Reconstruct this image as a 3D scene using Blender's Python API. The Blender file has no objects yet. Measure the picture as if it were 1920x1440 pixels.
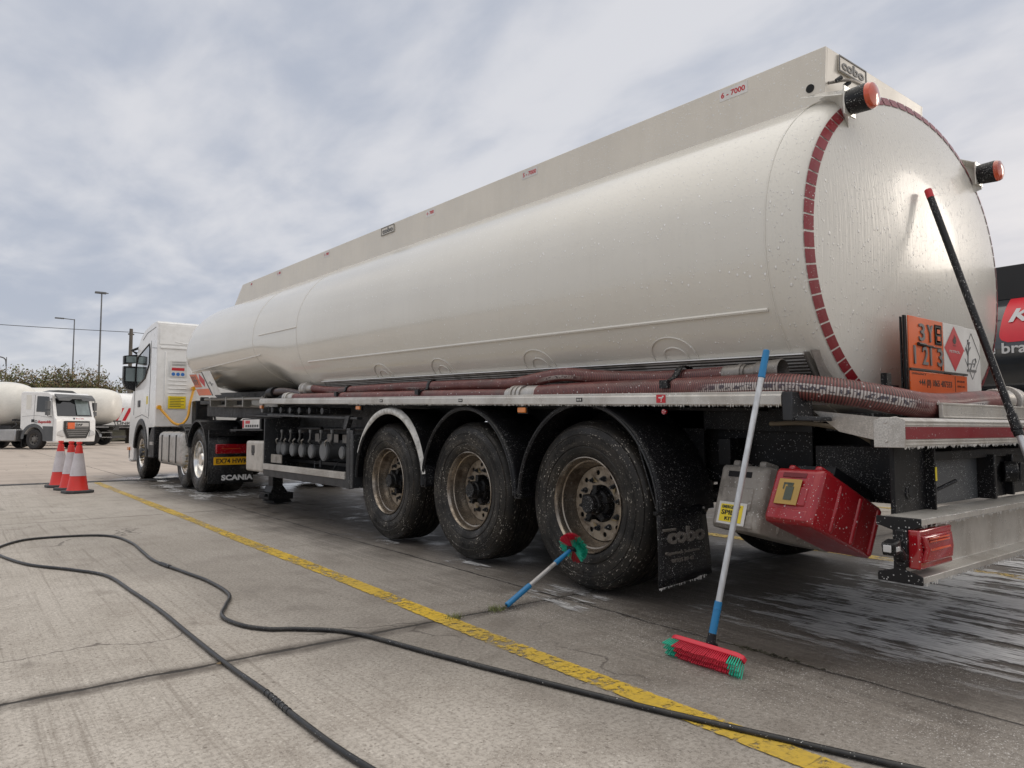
import bpy, bmesh, math, random
from mathutils import Vector, Matrix, noise
random.seed(7)
R = math.radians
sc = bpy.context.scene
col = sc.collection

# ---------------------------------------------------------------- camera
TH, PT = R(37.9), R(3.62)
cd = bpy.data.cameras.new('camera')
cd.sensor_width = 36.0
cd.lens = 36.0 * 1343.0 / 1920.0
cd.clip_end = 2000
cam = bpy.data.objects.new('camera', cd)
col.objects.link(cam)
cam.location = (0, 0, 1.0)
cam.rotation_euler = (R(90) + PT, 0, -TH)
sc.camera = cam

# ---------------------------------------------------------------- node helper
class G:
    def __init__(s, tree):
        s.t = tree
    def n(s, typ, ins=None, **pr):
        nd = s.t.nodes.new(typ)
        for k, v in pr.items():
            setattr(nd, k, v)
        for k, v in (ins or {}).items():
            sk = nd.inputs[k]
            if isinstance(v, bpy.types.NodeSocket):
                s.t.links.new(v, sk)
            else:
                sk.default_value = v
        return nd
    def m(s, op, a, b=0.0, c=0.0, clamp=False):
        nd = s.n('ShaderNodeMath', {0: a, 1: b, 2: c}, operation=op)
        nd.use_clamp = clamp
        return nd.outputs[0]
    def ss(s, v, lo, hi, a=0.0, b=1.0):
        return s.n('ShaderNodeMapRange', {'Value': v, 'From Min': lo, 'From Max': hi, 'To Min': a, 'To Max': b},
                   interpolation_type='SMOOTHSTEP').outputs[0]
    def mix(s, f, a, b, blend='MIX'):
        nd = s.n('ShaderNodeMix', data_type='RGBA', blend_type=blend)
        def c(v):
            return (v[0], v[1], v[2], 1.0) if isinstance(v, (tuple, list)) else v
        for i, v in ((0, f), (6, c(a)), (7, c(b))):
            if isinstance(v, bpy.types.NodeSocket):
                s.t.links.new(v, nd.inputs[i])
            else:
                nd.inputs[i].default_value = v
        return nd.outputs[2]
    def coord(s, sc_=(1, 1, 1), which='Object'):
        tc = s.n('ShaderNodeTexCoord')
        mp = s.n('ShaderNodeMapping', {'Vector': tc.outputs[which], 'Scale': sc_})
        return mp.outputs[0]
    def noise(s, vec, scale, det=3.0, rough=0.55):
        return s.n('ShaderNodeTexNoise', {'Vector': vec, 'Scale': scale, 'Detail': det, 'Roughness': rough}).outputs[0]
    def drops(s, vec, scale, lo, rmax, soft=0.35):
        """round dots of random size: 0..1 mask"""
        v = s.n('ShaderNodeTexVoronoi', {'Vector': vec, 'Scale': scale})
        sep = s.n('ShaderNodeSeparateColor', {0: v.outputs['Color']})
        rad = s.n('ShaderNodeMapRange', {'Value': sep.outputs[0], 'From Min': lo, 'From Max': 1.0, 'To Min': 0.0, 'To Max': rmax}).outputs[0]
        q = s.m('DIVIDE', v.outputs['Distance'], s.m('MAXIMUM', rad, 0.0001))
        return s.ss(q, 1.0, 1.0 - soft, 0.0, 1.0)

# ---------------------------------------------------------------- sky and sun
SUN_EL, SUN_AZ = 16.0, R(-25)              # low in the rear right (+X, a little -Y)
w = bpy.data.worlds.new("World"); sc.world = w; w.use_nodes = True
w.node_tree.nodes.clear()
g = G(w.node_tree)
sky = g.n('ShaderNodeTexSky', sky_type='NISHITA', sun_disc=False)
sky.sun_elevation = R(SUN_EL); sky.sun_rotation = R(90) - SUN_AZ
dv = g.n('ShaderNodeTexCoord').outputs['Generated']
sx = g.n('ShaderNodeSeparateXYZ', {0: dv})
zz = g.m('MAXIMUM', sx.outputs[2], 0.0)
zd = g.m('ADD', zz, 0.16)
px = g.m('DIVIDE', sx.outputs[0], zd); py = g.m('DIVIDE', sx.outputs[1], zd)
cv = g.n('ShaderNodeCombineXYZ', {0: px, 1: py, 2: 0.0}).outputs[0]
mpv = g.n('ShaderNodeMapping', {'Vector': cv, 'Rotation': (0, 0, R(-28)), 'Scale': (1.0, 0.42, 1)}).outputs[0]
mpv2 = g.n('ShaderNodeMapping', {'Vector': cv, 'Rotation': (0, 0, R(-18)), 'Scale': (1.0, 0.6, 1), 'Location': (3.1, 1.7, 0)}).outputs[0]
n1 = g.n('ShaderNodeTexNoise', {'Vector': mpv, 'Scale': 1.35, 'Detail': 5.0, 'Roughness': 0.5, 'Distortion': 0.35}).outputs[0]
n2 = g.n('ShaderNodeTexNoise', {'Vector': mpv2, 'Scale': 4.2, 'Detail': 5.0, 'Roughness': 0.52, 'Distortion': 0.2}).outputs[0]
cl = g.m('ADD', g.m('MULTIPLY', n1, 0.52), g.m('MULTIPLY', n2, 0.48))
f = g.ss(cl, 0.37, 0.62)
c_d = (4.1, 4.45, 5.25); c_l = (6.3, 6.35, 6.7)
cc = g.mix(f, c_d, c_l)
# warm bright band low in the right, duller blue-grey band low in the left
rgt = g.ss(g.m('ADD', g.m('MULTIPLY', sx.outputs[0], math.cos(SUN_AZ)), g.m('MULTIPLY', sx.outputs[1], math.sin(SUN_AZ))), 0.30, 0.95)
low = g.ss(sx.outputs[2], 0.55, 0.05)
cc = g.mix(g.m('MULTIPLY', g.m('MULTIPLY', rgt, low), 0.75), cc, (9.0, 8.2, 7.7))
lowl = g.ss(sx.outputs[2], 0.16, 0.0)
cc = g.mix(g.m('MULTIPLY', lowl, g.m('SUBTRACT', 0.75, rgt, clamp=True)), cc, (5.6, 5.75, 6.1))
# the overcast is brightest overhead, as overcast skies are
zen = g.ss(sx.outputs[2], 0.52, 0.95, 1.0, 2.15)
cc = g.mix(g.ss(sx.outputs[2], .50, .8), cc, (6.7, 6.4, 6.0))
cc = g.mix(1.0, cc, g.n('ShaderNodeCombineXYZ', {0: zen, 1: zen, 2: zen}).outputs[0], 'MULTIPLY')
cc = g.mix(0.95, sky.outputs[0], cc)
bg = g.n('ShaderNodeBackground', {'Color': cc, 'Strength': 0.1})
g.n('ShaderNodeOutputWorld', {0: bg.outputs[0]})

sd = bpy.data.lights.new('sun', 'SUN'); sd.energy = .5; sd.angle = R(18); sd.color = (1.0, 0.90, 0.78)
so = bpy.data.objects.new('sun', sd); col.objects.link(so)
sv = Vector((math.cos(SUN_AZ) * math.cos(R(SUN_EL)), math.sin(SUN_AZ) * math.cos(R(SUN_EL)), math.sin(R(SUN_EL))))
so.rotation_euler = (-sv).to_track_quat('-Z', 'Y').to_euler()
so.location = (20, -10, 12)
sc.view_settings.view_transform = 'Standard'; sc.view_settings.look = 'None'
sc.view_settings.exposure = 0.20; sc.view_settings.gamma = 1.0

# ---------------------------------------------------------------- materials
MT = {}
def M(name, base, rough=0.5, metal=0.0, coat=0.0, dirt=None, dirt_amt=0.5, dirt_sc=(3, 3, 3), drops=0.0, dsc=70.0, dcol=(.75, .75, .73),
      bump=0.0, bsc=60.0, var=0.12, grain=None, emit=0, alpha=None, droprough=0.2, spec=0.5, foam=0.0):
    m = bpy.data.materials.new(name); m.use_nodes = True; m.node_tree.nodes.clear()
    g = G(m.node_tree)
    co = g.coord()
    big = g.noise(co, 2.3, 4)
    c = g.mix(g.ss(big, 0.3, 0.7), tuple(v * (1 - var) for v in base), tuple(min(1, v * (1 + var)) for v in base))
    rg = g.m('ADD', rough, g.m('MULTIPLY', g.m('SUBTRACT', big, 0.5), 0.25), clamp=True)
    if dirt:
        dn = g.noise(g.coord(dirt_sc), 3.0, 6, 0.65)
        df = g.m('MULTIPLY', g.ss(dn, 0.42, 0.68), dirt_amt)
        c = g.mix(df, c, dirt)
        rg = g.m('ADD', rg, g.m('MULTIPLY', df, 0.2), clamp=True)
    h = None
    if grain:
        gn = g.noise(g.coord(grain), 1.0, 2)
        c = g.mix(g.ss(gn, 0.3, 0.7), c, tuple(v * 0.72 for v in base), 'MIX') if grain else c
        rg = g.m('ADD', rg, g.m('MULTIPLY', gn, 0.12), clamp=True)
    if drops:
        dsc = dsc * 1.9
        d1 = g.drops(co, dsc, 1.0 - drops * 1.35, 0.46)
        d2 = g.drops(co, dsc * 2.1, 1.0 - drops * 1.3, 0.44)
        clus = g.ss(g.noise(co, 4.0, 3), 0.36, 0.60)
        dm = g.m('MAXIMUM', g.m('MULTIPLY', d1, clus), g.m('MULTIPLY', d2, g.ss(clus, 0.0, 0.6)))
        c = g.mix(g.m('MULTIPLY', dm, 0.8), c, dcol)
        rg = g.m('SUBTRACT', rg, g.m('MULTIPLY', dm, 0.2), clamp=True)
        h = dm
    if foam:
        fm = g.ss(g.noise(g.coord(), 9.0, 6, 0.7), 0.66 - foam, 0.76 - foam)
        c = g.mix(fm, c, (.62, .60, .57))
    ins = {'Base Color': c, 'Roughness': rg, 'Metallic': metal, 'Coat Weight': coat, 'Coat Roughness': 0.08, 'Specular IOR Level': spec}
    if emit:
        ins['Emission Color'] = (*base, 1); ins['Emission Strength'] = emit
    if bump:
        bn = g.noise(co, bsc, 4, 0.6)
        h = g.m('MULTIPLY', bn, bump) if h is None else g.m('ADD', h, g.m('MULTIPLY', bn, bump))
    if h is not None:
        ins['Normal'] = g.n('ShaderNodeBump', {'Strength': 0.5, 'Distance': 0.003, 'Height': h}).outputs[0]
    b = g.n('ShaderNodeBsdfPrincipled', ins)
    g.n('ShaderNodeOutputMaterial', {0: b.outputs[0]})
    MT[name] = m
    return m

def tank_material(name, head):
    m = bpy.data.materials.new(name); m.use_nodes = True; m.node_tree.nodes.clear()
    g = G(m.node_tree)
    co = g.coord()
    big = g.noise(co, 1.1, 4)
    c = g.mix(g.ss(big, 0.3, 0.7), (.66, .635, .575), (.69, .668, .612))
    # thin dirty run marks
    run = g.noise(g.coord((26, 26, 0.9) if head else (16, 16, 0.7)), 1.0, 4, 0.6)
    c = g.mix(g.m('MULTIPLY', g.ss(run, 0.5, 0.78), 0.09), c, (.50, .47, .41))
    # drops are longer down the surface than across
    dco = g.coord((1, 1, 0.62) if head else (1, 1, 0.8))
    clus = g.ss(g.noise(co, 1.7, 3), 0.20, 0.50)
    d1 = g.m('MULTIPLY', g.drops(dco, 29.0, -0.35, 0.24, 0.55), clus)
    d2 = g.m('MULTIPLY', g.drops(dco, 60.0, 0.0, 0.28, 0.6), g.ss(clus, 0, .5, .35, 1))
    d3 = g.drops(dco, 140.0, 0.55, 0.36, 0.8)
    dm = g.m('MAXIMUM', g.m('MAXIMUM', d1, d2), g.m('MULTIPLY', d3, 0.5))
    c = g.mix(g.m('MULTIPLY', dm, 0.6 if head else 0.8), c, (.95, .95, .94))
    film = g.noise(g.coord((85, 85, 2.6) if head else (30, 6, 5)), 1.0, 3, 0.6)
    h = g.m('ADD', dm, g.m('MULTIPLY', film, 0.5 if head else 0.12))
    wavy = g.noise(g.coord((0.35, 0.35, 2.5)), 1.0, 2)
    bp0 = g.n('ShaderNodeBump', {'Strength': 0.22, 'Distance': 0.010, 'Height': wavy}).outputs[0]
    bp = g.n('ShaderNodeBump', {'Strength': 0.8, 'Distance': 0.0045 if head else 0.0032, 'Height': h, 'Normal': bp0}).outputs[0]
    rg = g.m('ADD', 0.27 if head else 0.15, g.m('MULTIPLY', big, 0.06))
    b = g.n('ShaderNodeBsdfPrincipled', {'Base Color': c, 'Roughness': rg, 'Normal': bp, 'Coat Weight': 0.25 if head else 0.4, 'Coat Roughness': 0.1})
    g.n('ShaderNodeOutputMaterial', {0: b.outputs[0]})
    MT[name] = m

tank_material('tank paint', False)
tank_material('tank head paint', True)
M('coaming paint', (.66, .62, .55), .38, dirt=(.50, .47, .41), dirt_amt=.12, dirt_sc=(4, 4, .6), drops=.14, dsc=34, var=.04)
M('white paint', (.86, .86, .85), .3, coat=.4, var=.04, dirt=(.5, .48, .44), dirt_amt=.2)
M('white shell', (.78, .76, .70), .35, coat=.2, var=.04, dirt=(.6, .58, .52), dirt_amt=.25)
M('black plastic', (.0055, .0055, .007), .42, spec=.35, drops=.26, dsc=62, dcol=(.55, .55, .54))
M('black steel', (.0045, .005, .0065), .45, drops=.20, dsc=62, dcol=(.45, .45, .45), spec=.3, dirt=(.012, .010, .009), dirt_amt=.6)
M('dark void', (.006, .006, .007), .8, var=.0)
M('grey steel', (.036, .038, .042), .45, .4, drops=.2, dsc=45, dirt=(.03, .028, .026))
def tyre_material():
    m = bpy.data.materials.new('tyre rubber'); m.use_nodes = True; m.node_tree.nodes.clear()
    g = G(m.node_tree); co = g.coord(); s_ = g.n('ShaderNodeSeparateXYZ', {0: co})
    r = g.m('SQRT', g.m('ADD', g.m('MULTIPLY', s_.outputs[1], s_.outputs[1]), g.m('MULTIPLY', s_.outputs[2], s_.outputs[2])))
    a = g.m('ARCTAN2', s_.outputs[2], s_.outputs[1])
    pol = g.n('ShaderNodeCombineXYZ', {0: g.m('MULTIPLY', r, 30.0), 1: g.m('MULTIPLY', a, 3.2), 2: g.m('MULTIPLY', s_.outputs[0], 30.0)}).outputs[0]
    n = g.noise(co, 5, 5, .65); pn = g.noise(pol, 1.0, 5, .7)
    c = g.mix(g.ss(n, .35, .65), (.008, .0075, .007), (.022, .019, .016))
    c = g.mix(g.m('MULTIPLY', g.ss(pn, .5, .72), .7), c, (.050, .042, .033))
    pol2 = g.n('ShaderNodeCombineXYZ', {0: g.m('MULTIPLY', r, 1.0), 1: g.m('MULTIPLY', a, .16), 2: g.m('MULTIPLY', s_.outputs[0], 1.0)}).outputs[0]
    d1 = g.drops(pol2, 100.0, .60, .44, .4)
    d2 = g.drops(co, 105.0, .60, .44, .4)
    clus = g.ss(g.noise(co, 4.5, 4, .6), .42, .60)
    dm = g.m('MAXIMUM', g.m('MULTIPLY', d1, clus), g.m('MULTIPLY', d2, g.ss(clus, 0, 1, .25, 1)))
    c = g.mix(g.m('MULTIPLY', dm, .8), c, (.50, .46, .40))
    # film of soap caught on the rings of the sidewall
    fm = g.m('MULTIPLY', g.ss(g.noise(pol, 2.2, 5, .75), .60, .70), g.ss(g.noise(co, 2.5, 2), .48, .62))
    c = g.mix(g.m('MULTIPLY', fm, .5), c, (.30, .27, .23))
    h = g.m('ADD', g.m('MULTIPLY', pn, 1.2), dm)
    b = g.n('ShaderNodeBsdfPrincipled', {'Base Color': c, 'Roughness': g.m('SUBTRACT', .62, g.m('MULTIPLY', g.ss(n, .4, .6), .25)), 'Specular IOR Level': .35,
        'Normal': g.n('ShaderNodeBump', {'Strength': .5, 'Distance': .003, 'Height': h}).outputs[0]})
    g.n('ShaderNodeOutputMaterial', {0: b.outputs[0]}); MT['tyre rubber'] = m
tyre_material()
M('rim steel', (.34, .295, .245), .24, .85, drops=.12, dsc=50, dirt=(.085, .060, .042), dirt_amt=.9, dirt_sc=(2.2, 2.2, 2.2))
M('disc steel', (.35, .295, .23), .38, .45, drops=.1, dsc=50, dirt=(.11, .08, .055), dirt_amt=.9, dirt_sc=(4, 4, 4))
M('polished rim', (.82, .80, .77), .16, 1.0, drops=.2, dirt=(.3, .27, .22), dirt_amt=.4)
M('bronze nut', (.33, .26, .15), .4, .7, dirt=(.1, .08, .06))
M('aluminium', (.60, .575, .54), .38, .75, dirt=(.27, .24, .21), dirt_amt=.65, grain=(3, 160, 160), drops=.22, dsc=55)
M('alu extrusion', (.56, .54, .505), .40, .6, dirt=(.30, .265, .225), dirt_amt=.55, dirt_sc=(2, 1, 1), drops=.3, dsc=42, dcol=(.85, .85, .83))
M('ribbed metal', (.27, .25, .23), .42, .7, dirt=(.13, .115, .10), dirt_amt=.6, drops=.2)
M('box lid metal', (.50, .47, .43), .5, .3, dirt=(.33, .30, .26))
M('tape red', (.21, .006, .014), .38, coat=.15, var=.1, drops=.12, dsc=50)
M('lamp red', (.33, .006, .012), .14, coat=1.0, drops=.12, dsc=60, var=.15)
M('lamp lens', (.58, .075, .02), .12, coat=1.0, var=.6, drops=.1, dsc=60)
M('amber', (.62, .19, .03), .25, coat=.5, var=.25)
M('clear lens', (.5, .5, .5), .1, coat=1.0)
M('red plastic', (.30, .008, .014), .30, coat=.4, drops=.14, dsc=44, dirt=(.2, .008, .012), dirt_amt=.4, bump=.1)
M('shaded red plastic', (.13, .006, .01), .4, drops=.1)
M('grey plastic', (.30, .275, .245), .5, drops=.14, dsc=44, dirt=(.12, .105, .09), dirt_amt=.7, bump=.15)
M('yellow sign', (.80, .62, .02), .4, dirt=(.6, .5, .1), dirt_amt=.2)
M('gold sign', (.40, .25, .06), .4, dirt=(.3, .2, .06), dirt_amt=.3)
M('olive print', (.06, .07, .05), .5)
M('black print', (.015, .015, .015), .5, var=0)
M('grey print', (.13, .13, .13), .5, var=.2)
M('red print', (.50, .02, .03), .45, var=.05)
M('blue print', (.03, .16, .50), .45, var=.05)
M('white sign', (.66, .65, .63), .4, dirt=(.5, .48, .45), dirt_amt=.3, drops=.15)
M('orange sign', (.68, .105, .010), .33, coat=.3, drops=.2, dsc=60, dcol=(.9, .5, .4), var=.1)
M('plate yellow', (.78, .42, .01), .4, var=.04)
M('rubber black', (.013, .013, .013), .5, bump=.2)
M('hose rubber black', (.011, .0115, .013), .34, drops=.06, dsc=90, dirt=(.06, .055, .048), dirt_amt=.5, dirt_sc=(4, 4, 4))
M('blue plastic', (.015, .19, .42), .35, dirt=(.01, .1, .25), dirt_amt=.4)
M('alu pole', (.66, .67, .68), .33, .6, dirt=(.35, .35, .36), dirt_amt=.5, grain=(60, 60, 8))
M('worn pole', (.48, .47, .46), .5, .3, dirt=(.22, .2, .18), dirt_amt=.7)
M('red block', (.62, .02, .045), .38, var=.05)
M('red bristle', (.58, .017, .045), .5, var=.2, bsc=200, bump=.4)
M('dark red bristle', (.30, .012, .02), .6, var=.25)
M('green bristle', (.015, .42, .27), .5, var=.25)
M('cone red', (.72, .035, .025), .4, dirt=(.45, .05, .03), dirt_amt=.3)
M('cone sleeve', (.62, .58, .60), .35, dirt=(.42, .39, .40), dirt_amt=.5)
M('cone base', (.05, .052, .055), .7, dirt=(.1, .1, .1))
M('galvanised', (.17, .175, .18), .55, .4)
M('timber', (.11, .095, .08), .8)
M('glass dark', (.012, .014, .016), .06, coat=1.0, var=.1)
M('glass pale', (.20, .25, .25), .06, coat=1.0, var=.2)
M('chassis far', (.03, .03, .032), .6, dirt=(.08, .07, .06))
M('grey trim', (.10, .105, .11), .5)
M('silver trim', (.42, .42, .42), .35, .7)
M('far tyre', (.028, .026, .026), .7)
M('far rim', (.16, .15, .14), .6)
M('dark tank paint', (.028, .032, .038), .16, coat=.8, var=.12)
M('coaming black', (.01, .01, .011), .5)
M('banner red', (.62, .02, .035), .35)
M('banner green', (.02, .25, .10), .35)
M('pale print', (.62, .62, .62), .45, var=0)
M('skirt grey', (.075, .08, .085), .5, drops=.3, dsc=70, bump=.6, bsc=160)
M('yellow tube', (.75, .36, .01), .35, coat=.3)
M('brown tube', (.17, .14, .10), .45)
M('foam white', (.66, .65, .62), .55, bump=1.0, bsc=45, dirt=(.30, .29, .27), dirt_amt=.75, dirt_sc=(6, 6, 6))
M('tank dirty', (.17, .16, .14), .4, drops=.2)
M('bark', (.10, .082, .066), .85)
M('leaf brown', (.19, .13, .065), .7, var=.35)
M('leaf green', (.13, .135, .045), .7, var=.35)
M('leaf dark', (.085, .085, .035), .75, var=.3)
M('grass', (.17, .19, .07), .7, var=.4)
M('moss', (.05, .045, .03), .9, var=.4)

# ---------------------------------------------------------------- mesh helper
ORG = {}
def newobj(name, data, parent=None, loc=(0, 0, 0)):
    o = bpy.data.objects.new(name, data); col.objects.link(o)
    o.location = loc
    if parent is not None:
        o.parent = parent
    return o
def tag(o, label=None, cat=None, group=None, kind=None):
    if label: o['label'] = label
    if cat: o['category'] = cat
    if group: o['group'] = group
    if kind: o['kind'] = kind
    return o
def thing(name, label, cat, loc=(0, 0, 0), rz=0.0, group=None, local=False):
    o = newobj(name, None, None, loc); o.rotation_euler = (0, 0, rz); o.empty_display_size = .2
    ORG[o.name] = Vector((0, 0, 0)) if local else Vector(loc)
    return tag(o, label, cat, group)
def copy_tree(o, parent=None):
    c = o.copy(); col.objects.link(c)
    if parent is not None:
        c.parent = parent
        c.matrix_parent_inverse = o.matrix_parent_inverse.copy()
    for ch in o.children:
        copy_tree(ch, c)
    return c

class MB:
    def __init__(s):
        s.bm = bmesh.new(); s.mi = 0; s.mats = []
    def use(s, mat):
        if mat not in s.mats: s.mats.append(mat)
        s.mi = s.mats.index(mat); return s
    def V(s, p): return s.bm.verts.new(p)
    def F(s, vs):
        try:
            f = s.bm.faces.new(vs); f.material_index = s.mi; return f
        except ValueError:
            return None
    def box(s, a, b, rot=None, piv=None):
        x0, y0, z0 = a; x1, y1, z1 = b
        P = [Vector(p) for p in ((x0, y0, z0), (x1, y0, z0), (x1, y1, z0), (x0, y1, z0), (x0, y0, z1), (x1, y0, z1), (x1, y1, z1), (x0, y1, z1))]
        if rot is not None:
            c = Vector(piv) if piv is not None else sum(P, Vector()) / 8
            P = [c + rot @ (p - c) for p in P]
        v = [s.V(p) for p in P]
        for q in ((0, 3, 2, 1), (4, 5, 6, 7), (0, 1, 5, 4), (1, 2, 6, 5), (2, 3, 7, 6), (3, 0, 4, 7)):
            s.F([v[i] for i in q])
        return s
    def obox(s, O, e1, e2, e3, w, h, l):
        O = Vector(O); e1 = Vector(e1); e2 = Vector(e2); e3 = Vector(e3)
        v = [s.V(O + e1 * (w * a) + e2 * (h * b) + e3 * (l * c)) for c in (0, 1) for b in (0, 1) for a in (0, 1)]
        for q in ((0, 1, 3, 2), (4, 6, 7, 5), (0, 4, 5, 1), (2, 3, 7, 6), (0, 2, 6, 4), (1, 5, 7, 3)):
            s.F([v[i] for i in q])
        return s
    def frame(s, d):
        d = Vector(d).normalized()
        u = Vector((0, 0, 1)) if abs(d.z) < .95 else Vector((0, 1, 0))
        a = d.cross(u).normalized(); return a, a.cross(d).normalized()
    def cyl(s, p0, p1, r0, r1=None, n=16, caps=True):
        p0 = Vector(p0); p1 = Vector(p1); r1 = r0 if r1 is None else r1
        a, b = s.frame(p1 - p0)
        A = [s.V(p0 + (a * math.cos(t) + b * math.sin(t)) * r0) for t in [2 * math.pi * i / n for i in range(n)]]
        B = [s.V(p1 + (a * math.cos(t) + b * math.sin(t)) * r1) for t in [2 * math.pi * i / n for i in range(n)]]
        for i in range(n):
            s.F([A[i], B[i], B[(i + 1) % n], A[(i + 1) % n]])
        if caps:
            s.F(A); s.F(B[::-1])
        return s
    def tube(s, pts, r, n=8, uv=False, rf=None, caps=True):
        pts = [Vector(p) for p in pts]
        T = [(pts[min(i + 1, len(pts) - 1)] - pts[max(i - 1, 0)]).normalized() for i in range(len(pts))]
        a, b = s.frame(T[0]); rings = []; L = 0
        uvl = s.bm.loops.layers.uv.verify() if uv else None
        Ls = []
        for i, p in enumerate(pts):
            a = (a - T[i] * a.dot(T[i])).normalized(); b = T[i].cross(a)
            if i: L += (p - pts[i - 1]).length
            Ls.append(L)
            rr = rf(i, L) if rf else r
            rings.append([s.V(p + (a * math.cos(2 * math.pi * k / n) + b * math.sin(2 * math.pi * k / n)) * rr) for k in range(n)])
        for i in range(len(rings) - 1):
            for k in range(n):
                f = s.F([rings[i][k], rings[i][(k + 1) % n], rings[i + 1][(k + 1) % n], rings[i + 1][k]])
                if uv and f:
                    for lp, (uu, vv) in zip(f.loops, ((k, i), (k + 1, i), (k + 1, i + 1), (k, i + 1))):
                        lp[uvl].uv = (uu / n, Ls[vv])
        if caps:
            s.F(rings[0][::-1]); s.F(rings[-1])
        return s
    def lathe(s, prof, c=(0, 0, 0), axis='x', n=48, closed=False, a0=0.0, a1=2 * math.pi):
        """prof: (along, radius) pairs"""
        c = Vector(c); full = abs(a1 - a0 - 2 * math.pi) < 1e-6
        m = n if full else n + 1
        rings = []
        for k in range(m):
            t = a0 + (a1 - a0) * k / n
            ct, st = math.cos(t), math.sin(t); ring = []
            for h, r in prof:
                p = {'x': Vector((h, r * ct, r * st)), 'y': Vector((r * ct, h, r * st)), 'z': Vector((r * ct, r * st, h))}[axis]
                ring.append(s.V(c + p))
            rings.append(ring)
        for k in range(n):
            A = rings[k]; B = rings[(k + 1) % m]
            for j in range(len(prof) - (0 if closed else 1)):
                j2 = (j + 1) % len(prof)
                s.F([A[j], A[j2], B[j2], B[j]])
        return s
    def prism(s, poly, d, base=(0, 0, 0)):
        """poly: 3D points of a flat outline, d: extrusion vector"""
        d = Vector(d)
        A = [s.V(Vector(p)) for p in poly]; B = [s.V(Vector(p) + d) for p in poly]
        n = len(poly)
        s.F(A[::-1]); s.F(B)
        for i in range(n):
            s.F([A[i], A[(i + 1) % n], B[(i + 1) % n], B[i]])
        return s
    def strip(s, A, B, closed=False):
        VA = [s.V(p) for p in A]; VB = [s.V(p) for p in B]
        n = len(A)
        for i in range(n - (0 if closed else 1)):
            s.F([VA[i], VA[(i + 1) % n], VB[(i + 1) % n], VB[i]])
        return s
    def grid(s, rows, closed=False):
        VR = [[s.V(p) for p in r] for r in rows]
        for i in range(len(VR) - 1):
            n = len(VR[i])
            for j in range(n if closed else n - 1):
                s.F([VR[i][j], VR[i][(j + 1) % n], VR[i + 1][(j + 1) % n], VR[i + 1][j]])
        return VR
    def build(s, name, mat=None, parent=None, shear=False, bevel=0.0, seg=2, smooth=30.0, solid=0.0, at=None, kind=None, recalc=True, org=None):
        if mat is not None and not s.mats: s.mats = [mat]
        if recalc: bmesh.ops.recalc_face_normals(s.bm, faces=s.bm.faces)
        if shear:
            for v in s.bm.verts: v.co.z += PIT * (v.co.y - 1.8)
        o0 = Vector((0, 0, 0)) if org is None else Vector(org)
        if parent is not None and org is None:
            o0 = ORG.get(parent.name, Vector((0, 0, 0))).copy()
        loc = Vector((0, 0, 0))
        if at is not None:
            loc = Vector(at) - o0; o0 = Vector(at)
        for v in s.bm.verts: v.co -= o0
        me = bpy.data.meshes.new(name); s.bm.to_mesh(me); s.bm.free()
        for m in s.mats: me.materials.append(MT[m])
        if smooth:
            for p in me.polygons: p.use_smooth = True
            me.set_sharp_from_angle(angle=R(smooth))
        o = newobj(name, me, parent, loc)
        ORG[o.name] = o0.copy()
        if bevel:
            md = o.modifiers.new('bevel', 'BEVEL'); md.width = bevel; md.segments = seg; md.limit_method = 'ANGLE'; md.angle_limit = R(35)
            md.harden_normals = False
        if solid:
            md = o.modifiers.new('solid', 'SOLIDIFY'); md.thickness = solid; md.offset = 0
        if kind: o['kind'] = kind
        return o
PIT = 0.029

def spline(pts, step=0.05):
    P = [Vector(p) for p in pts]; P = [P[0] * 2 - P[1]] + P + [P[-1] * 2 - P[-2]]
    out = []
    for i in range(1, len(P) - 2):
        a, b, c, d = P[i - 1:i + 3]
        n = max(1, int(round((c - b).length / step)))
        for k in range(n):
            t = k / n
            out.append(0.5 * ((2 * b) + (c - a) * t + (2 * a - 5 * b + 4 * c - d) * t * t + (3 * b - a - 3 * c + d) * t ** 3))
    out.append(P[-2]); return out

def text(s, mat, pos, right, up, height=None, width=None, parent=None, name='lettering', depth=.002, bold=0.0, shear=0.0, kind_org=None, spacing=1.0, sh=False):
    """raised lettering: pos = lower left corner"""
    cu = bpy.data.curves.new('t', 'FONT'); cu.body = s; cu.size = 1; cu.extrude = 0.5; cu.offset = bold; cu.shear = shear; cu.space_character = spacing
    cu.resolution_u = 3
    to = bpy.data.objects.new('t', cu); col.objects.link(to)
    dg = bpy.context.evaluated_depsgraph_get(); dg.update()
    me = bpy.data.meshes.new_from_object(to.evaluated_get(dg))
    bpy.data.objects.remove(to); bpy.data.curves.remove(cu)
    xs = [v.co.x for v in me.vertices]; ys = [v.co.y for v in me.vertices]
    x0, x1, y0, y1 = min(xs), max(xs), min(ys), max(ys)
    sy = (height / (y1 - y0)) if height else None
    sx_ = (width / (x1 - x0)) if width else sy
    if sy is None: sy = sx_
    right = Vector(right).normalized(); up = Vector(up).normalized(); nrm = right.cross(up)
    o0 = ORG.get(parent.name, Vector()) if parent is not None else Vector()
    pos = Vector(pos)
    for v in me.vertices:
        c = v.co
        p = pos + right * ((c.x - x0) * sx_) + up * ((c.y - y0) * sy) + nrm * (c.z + .5) * depth
        if sh: p.z += PIT * (p.y - 1.8)
        v.co = p - o0
    me.name = name; me.materials.clear(); me.materials.append(MT[mat])
    o = newobj(name, me, parent); ORG[o.name] = Vector(o0)
    return o
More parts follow.
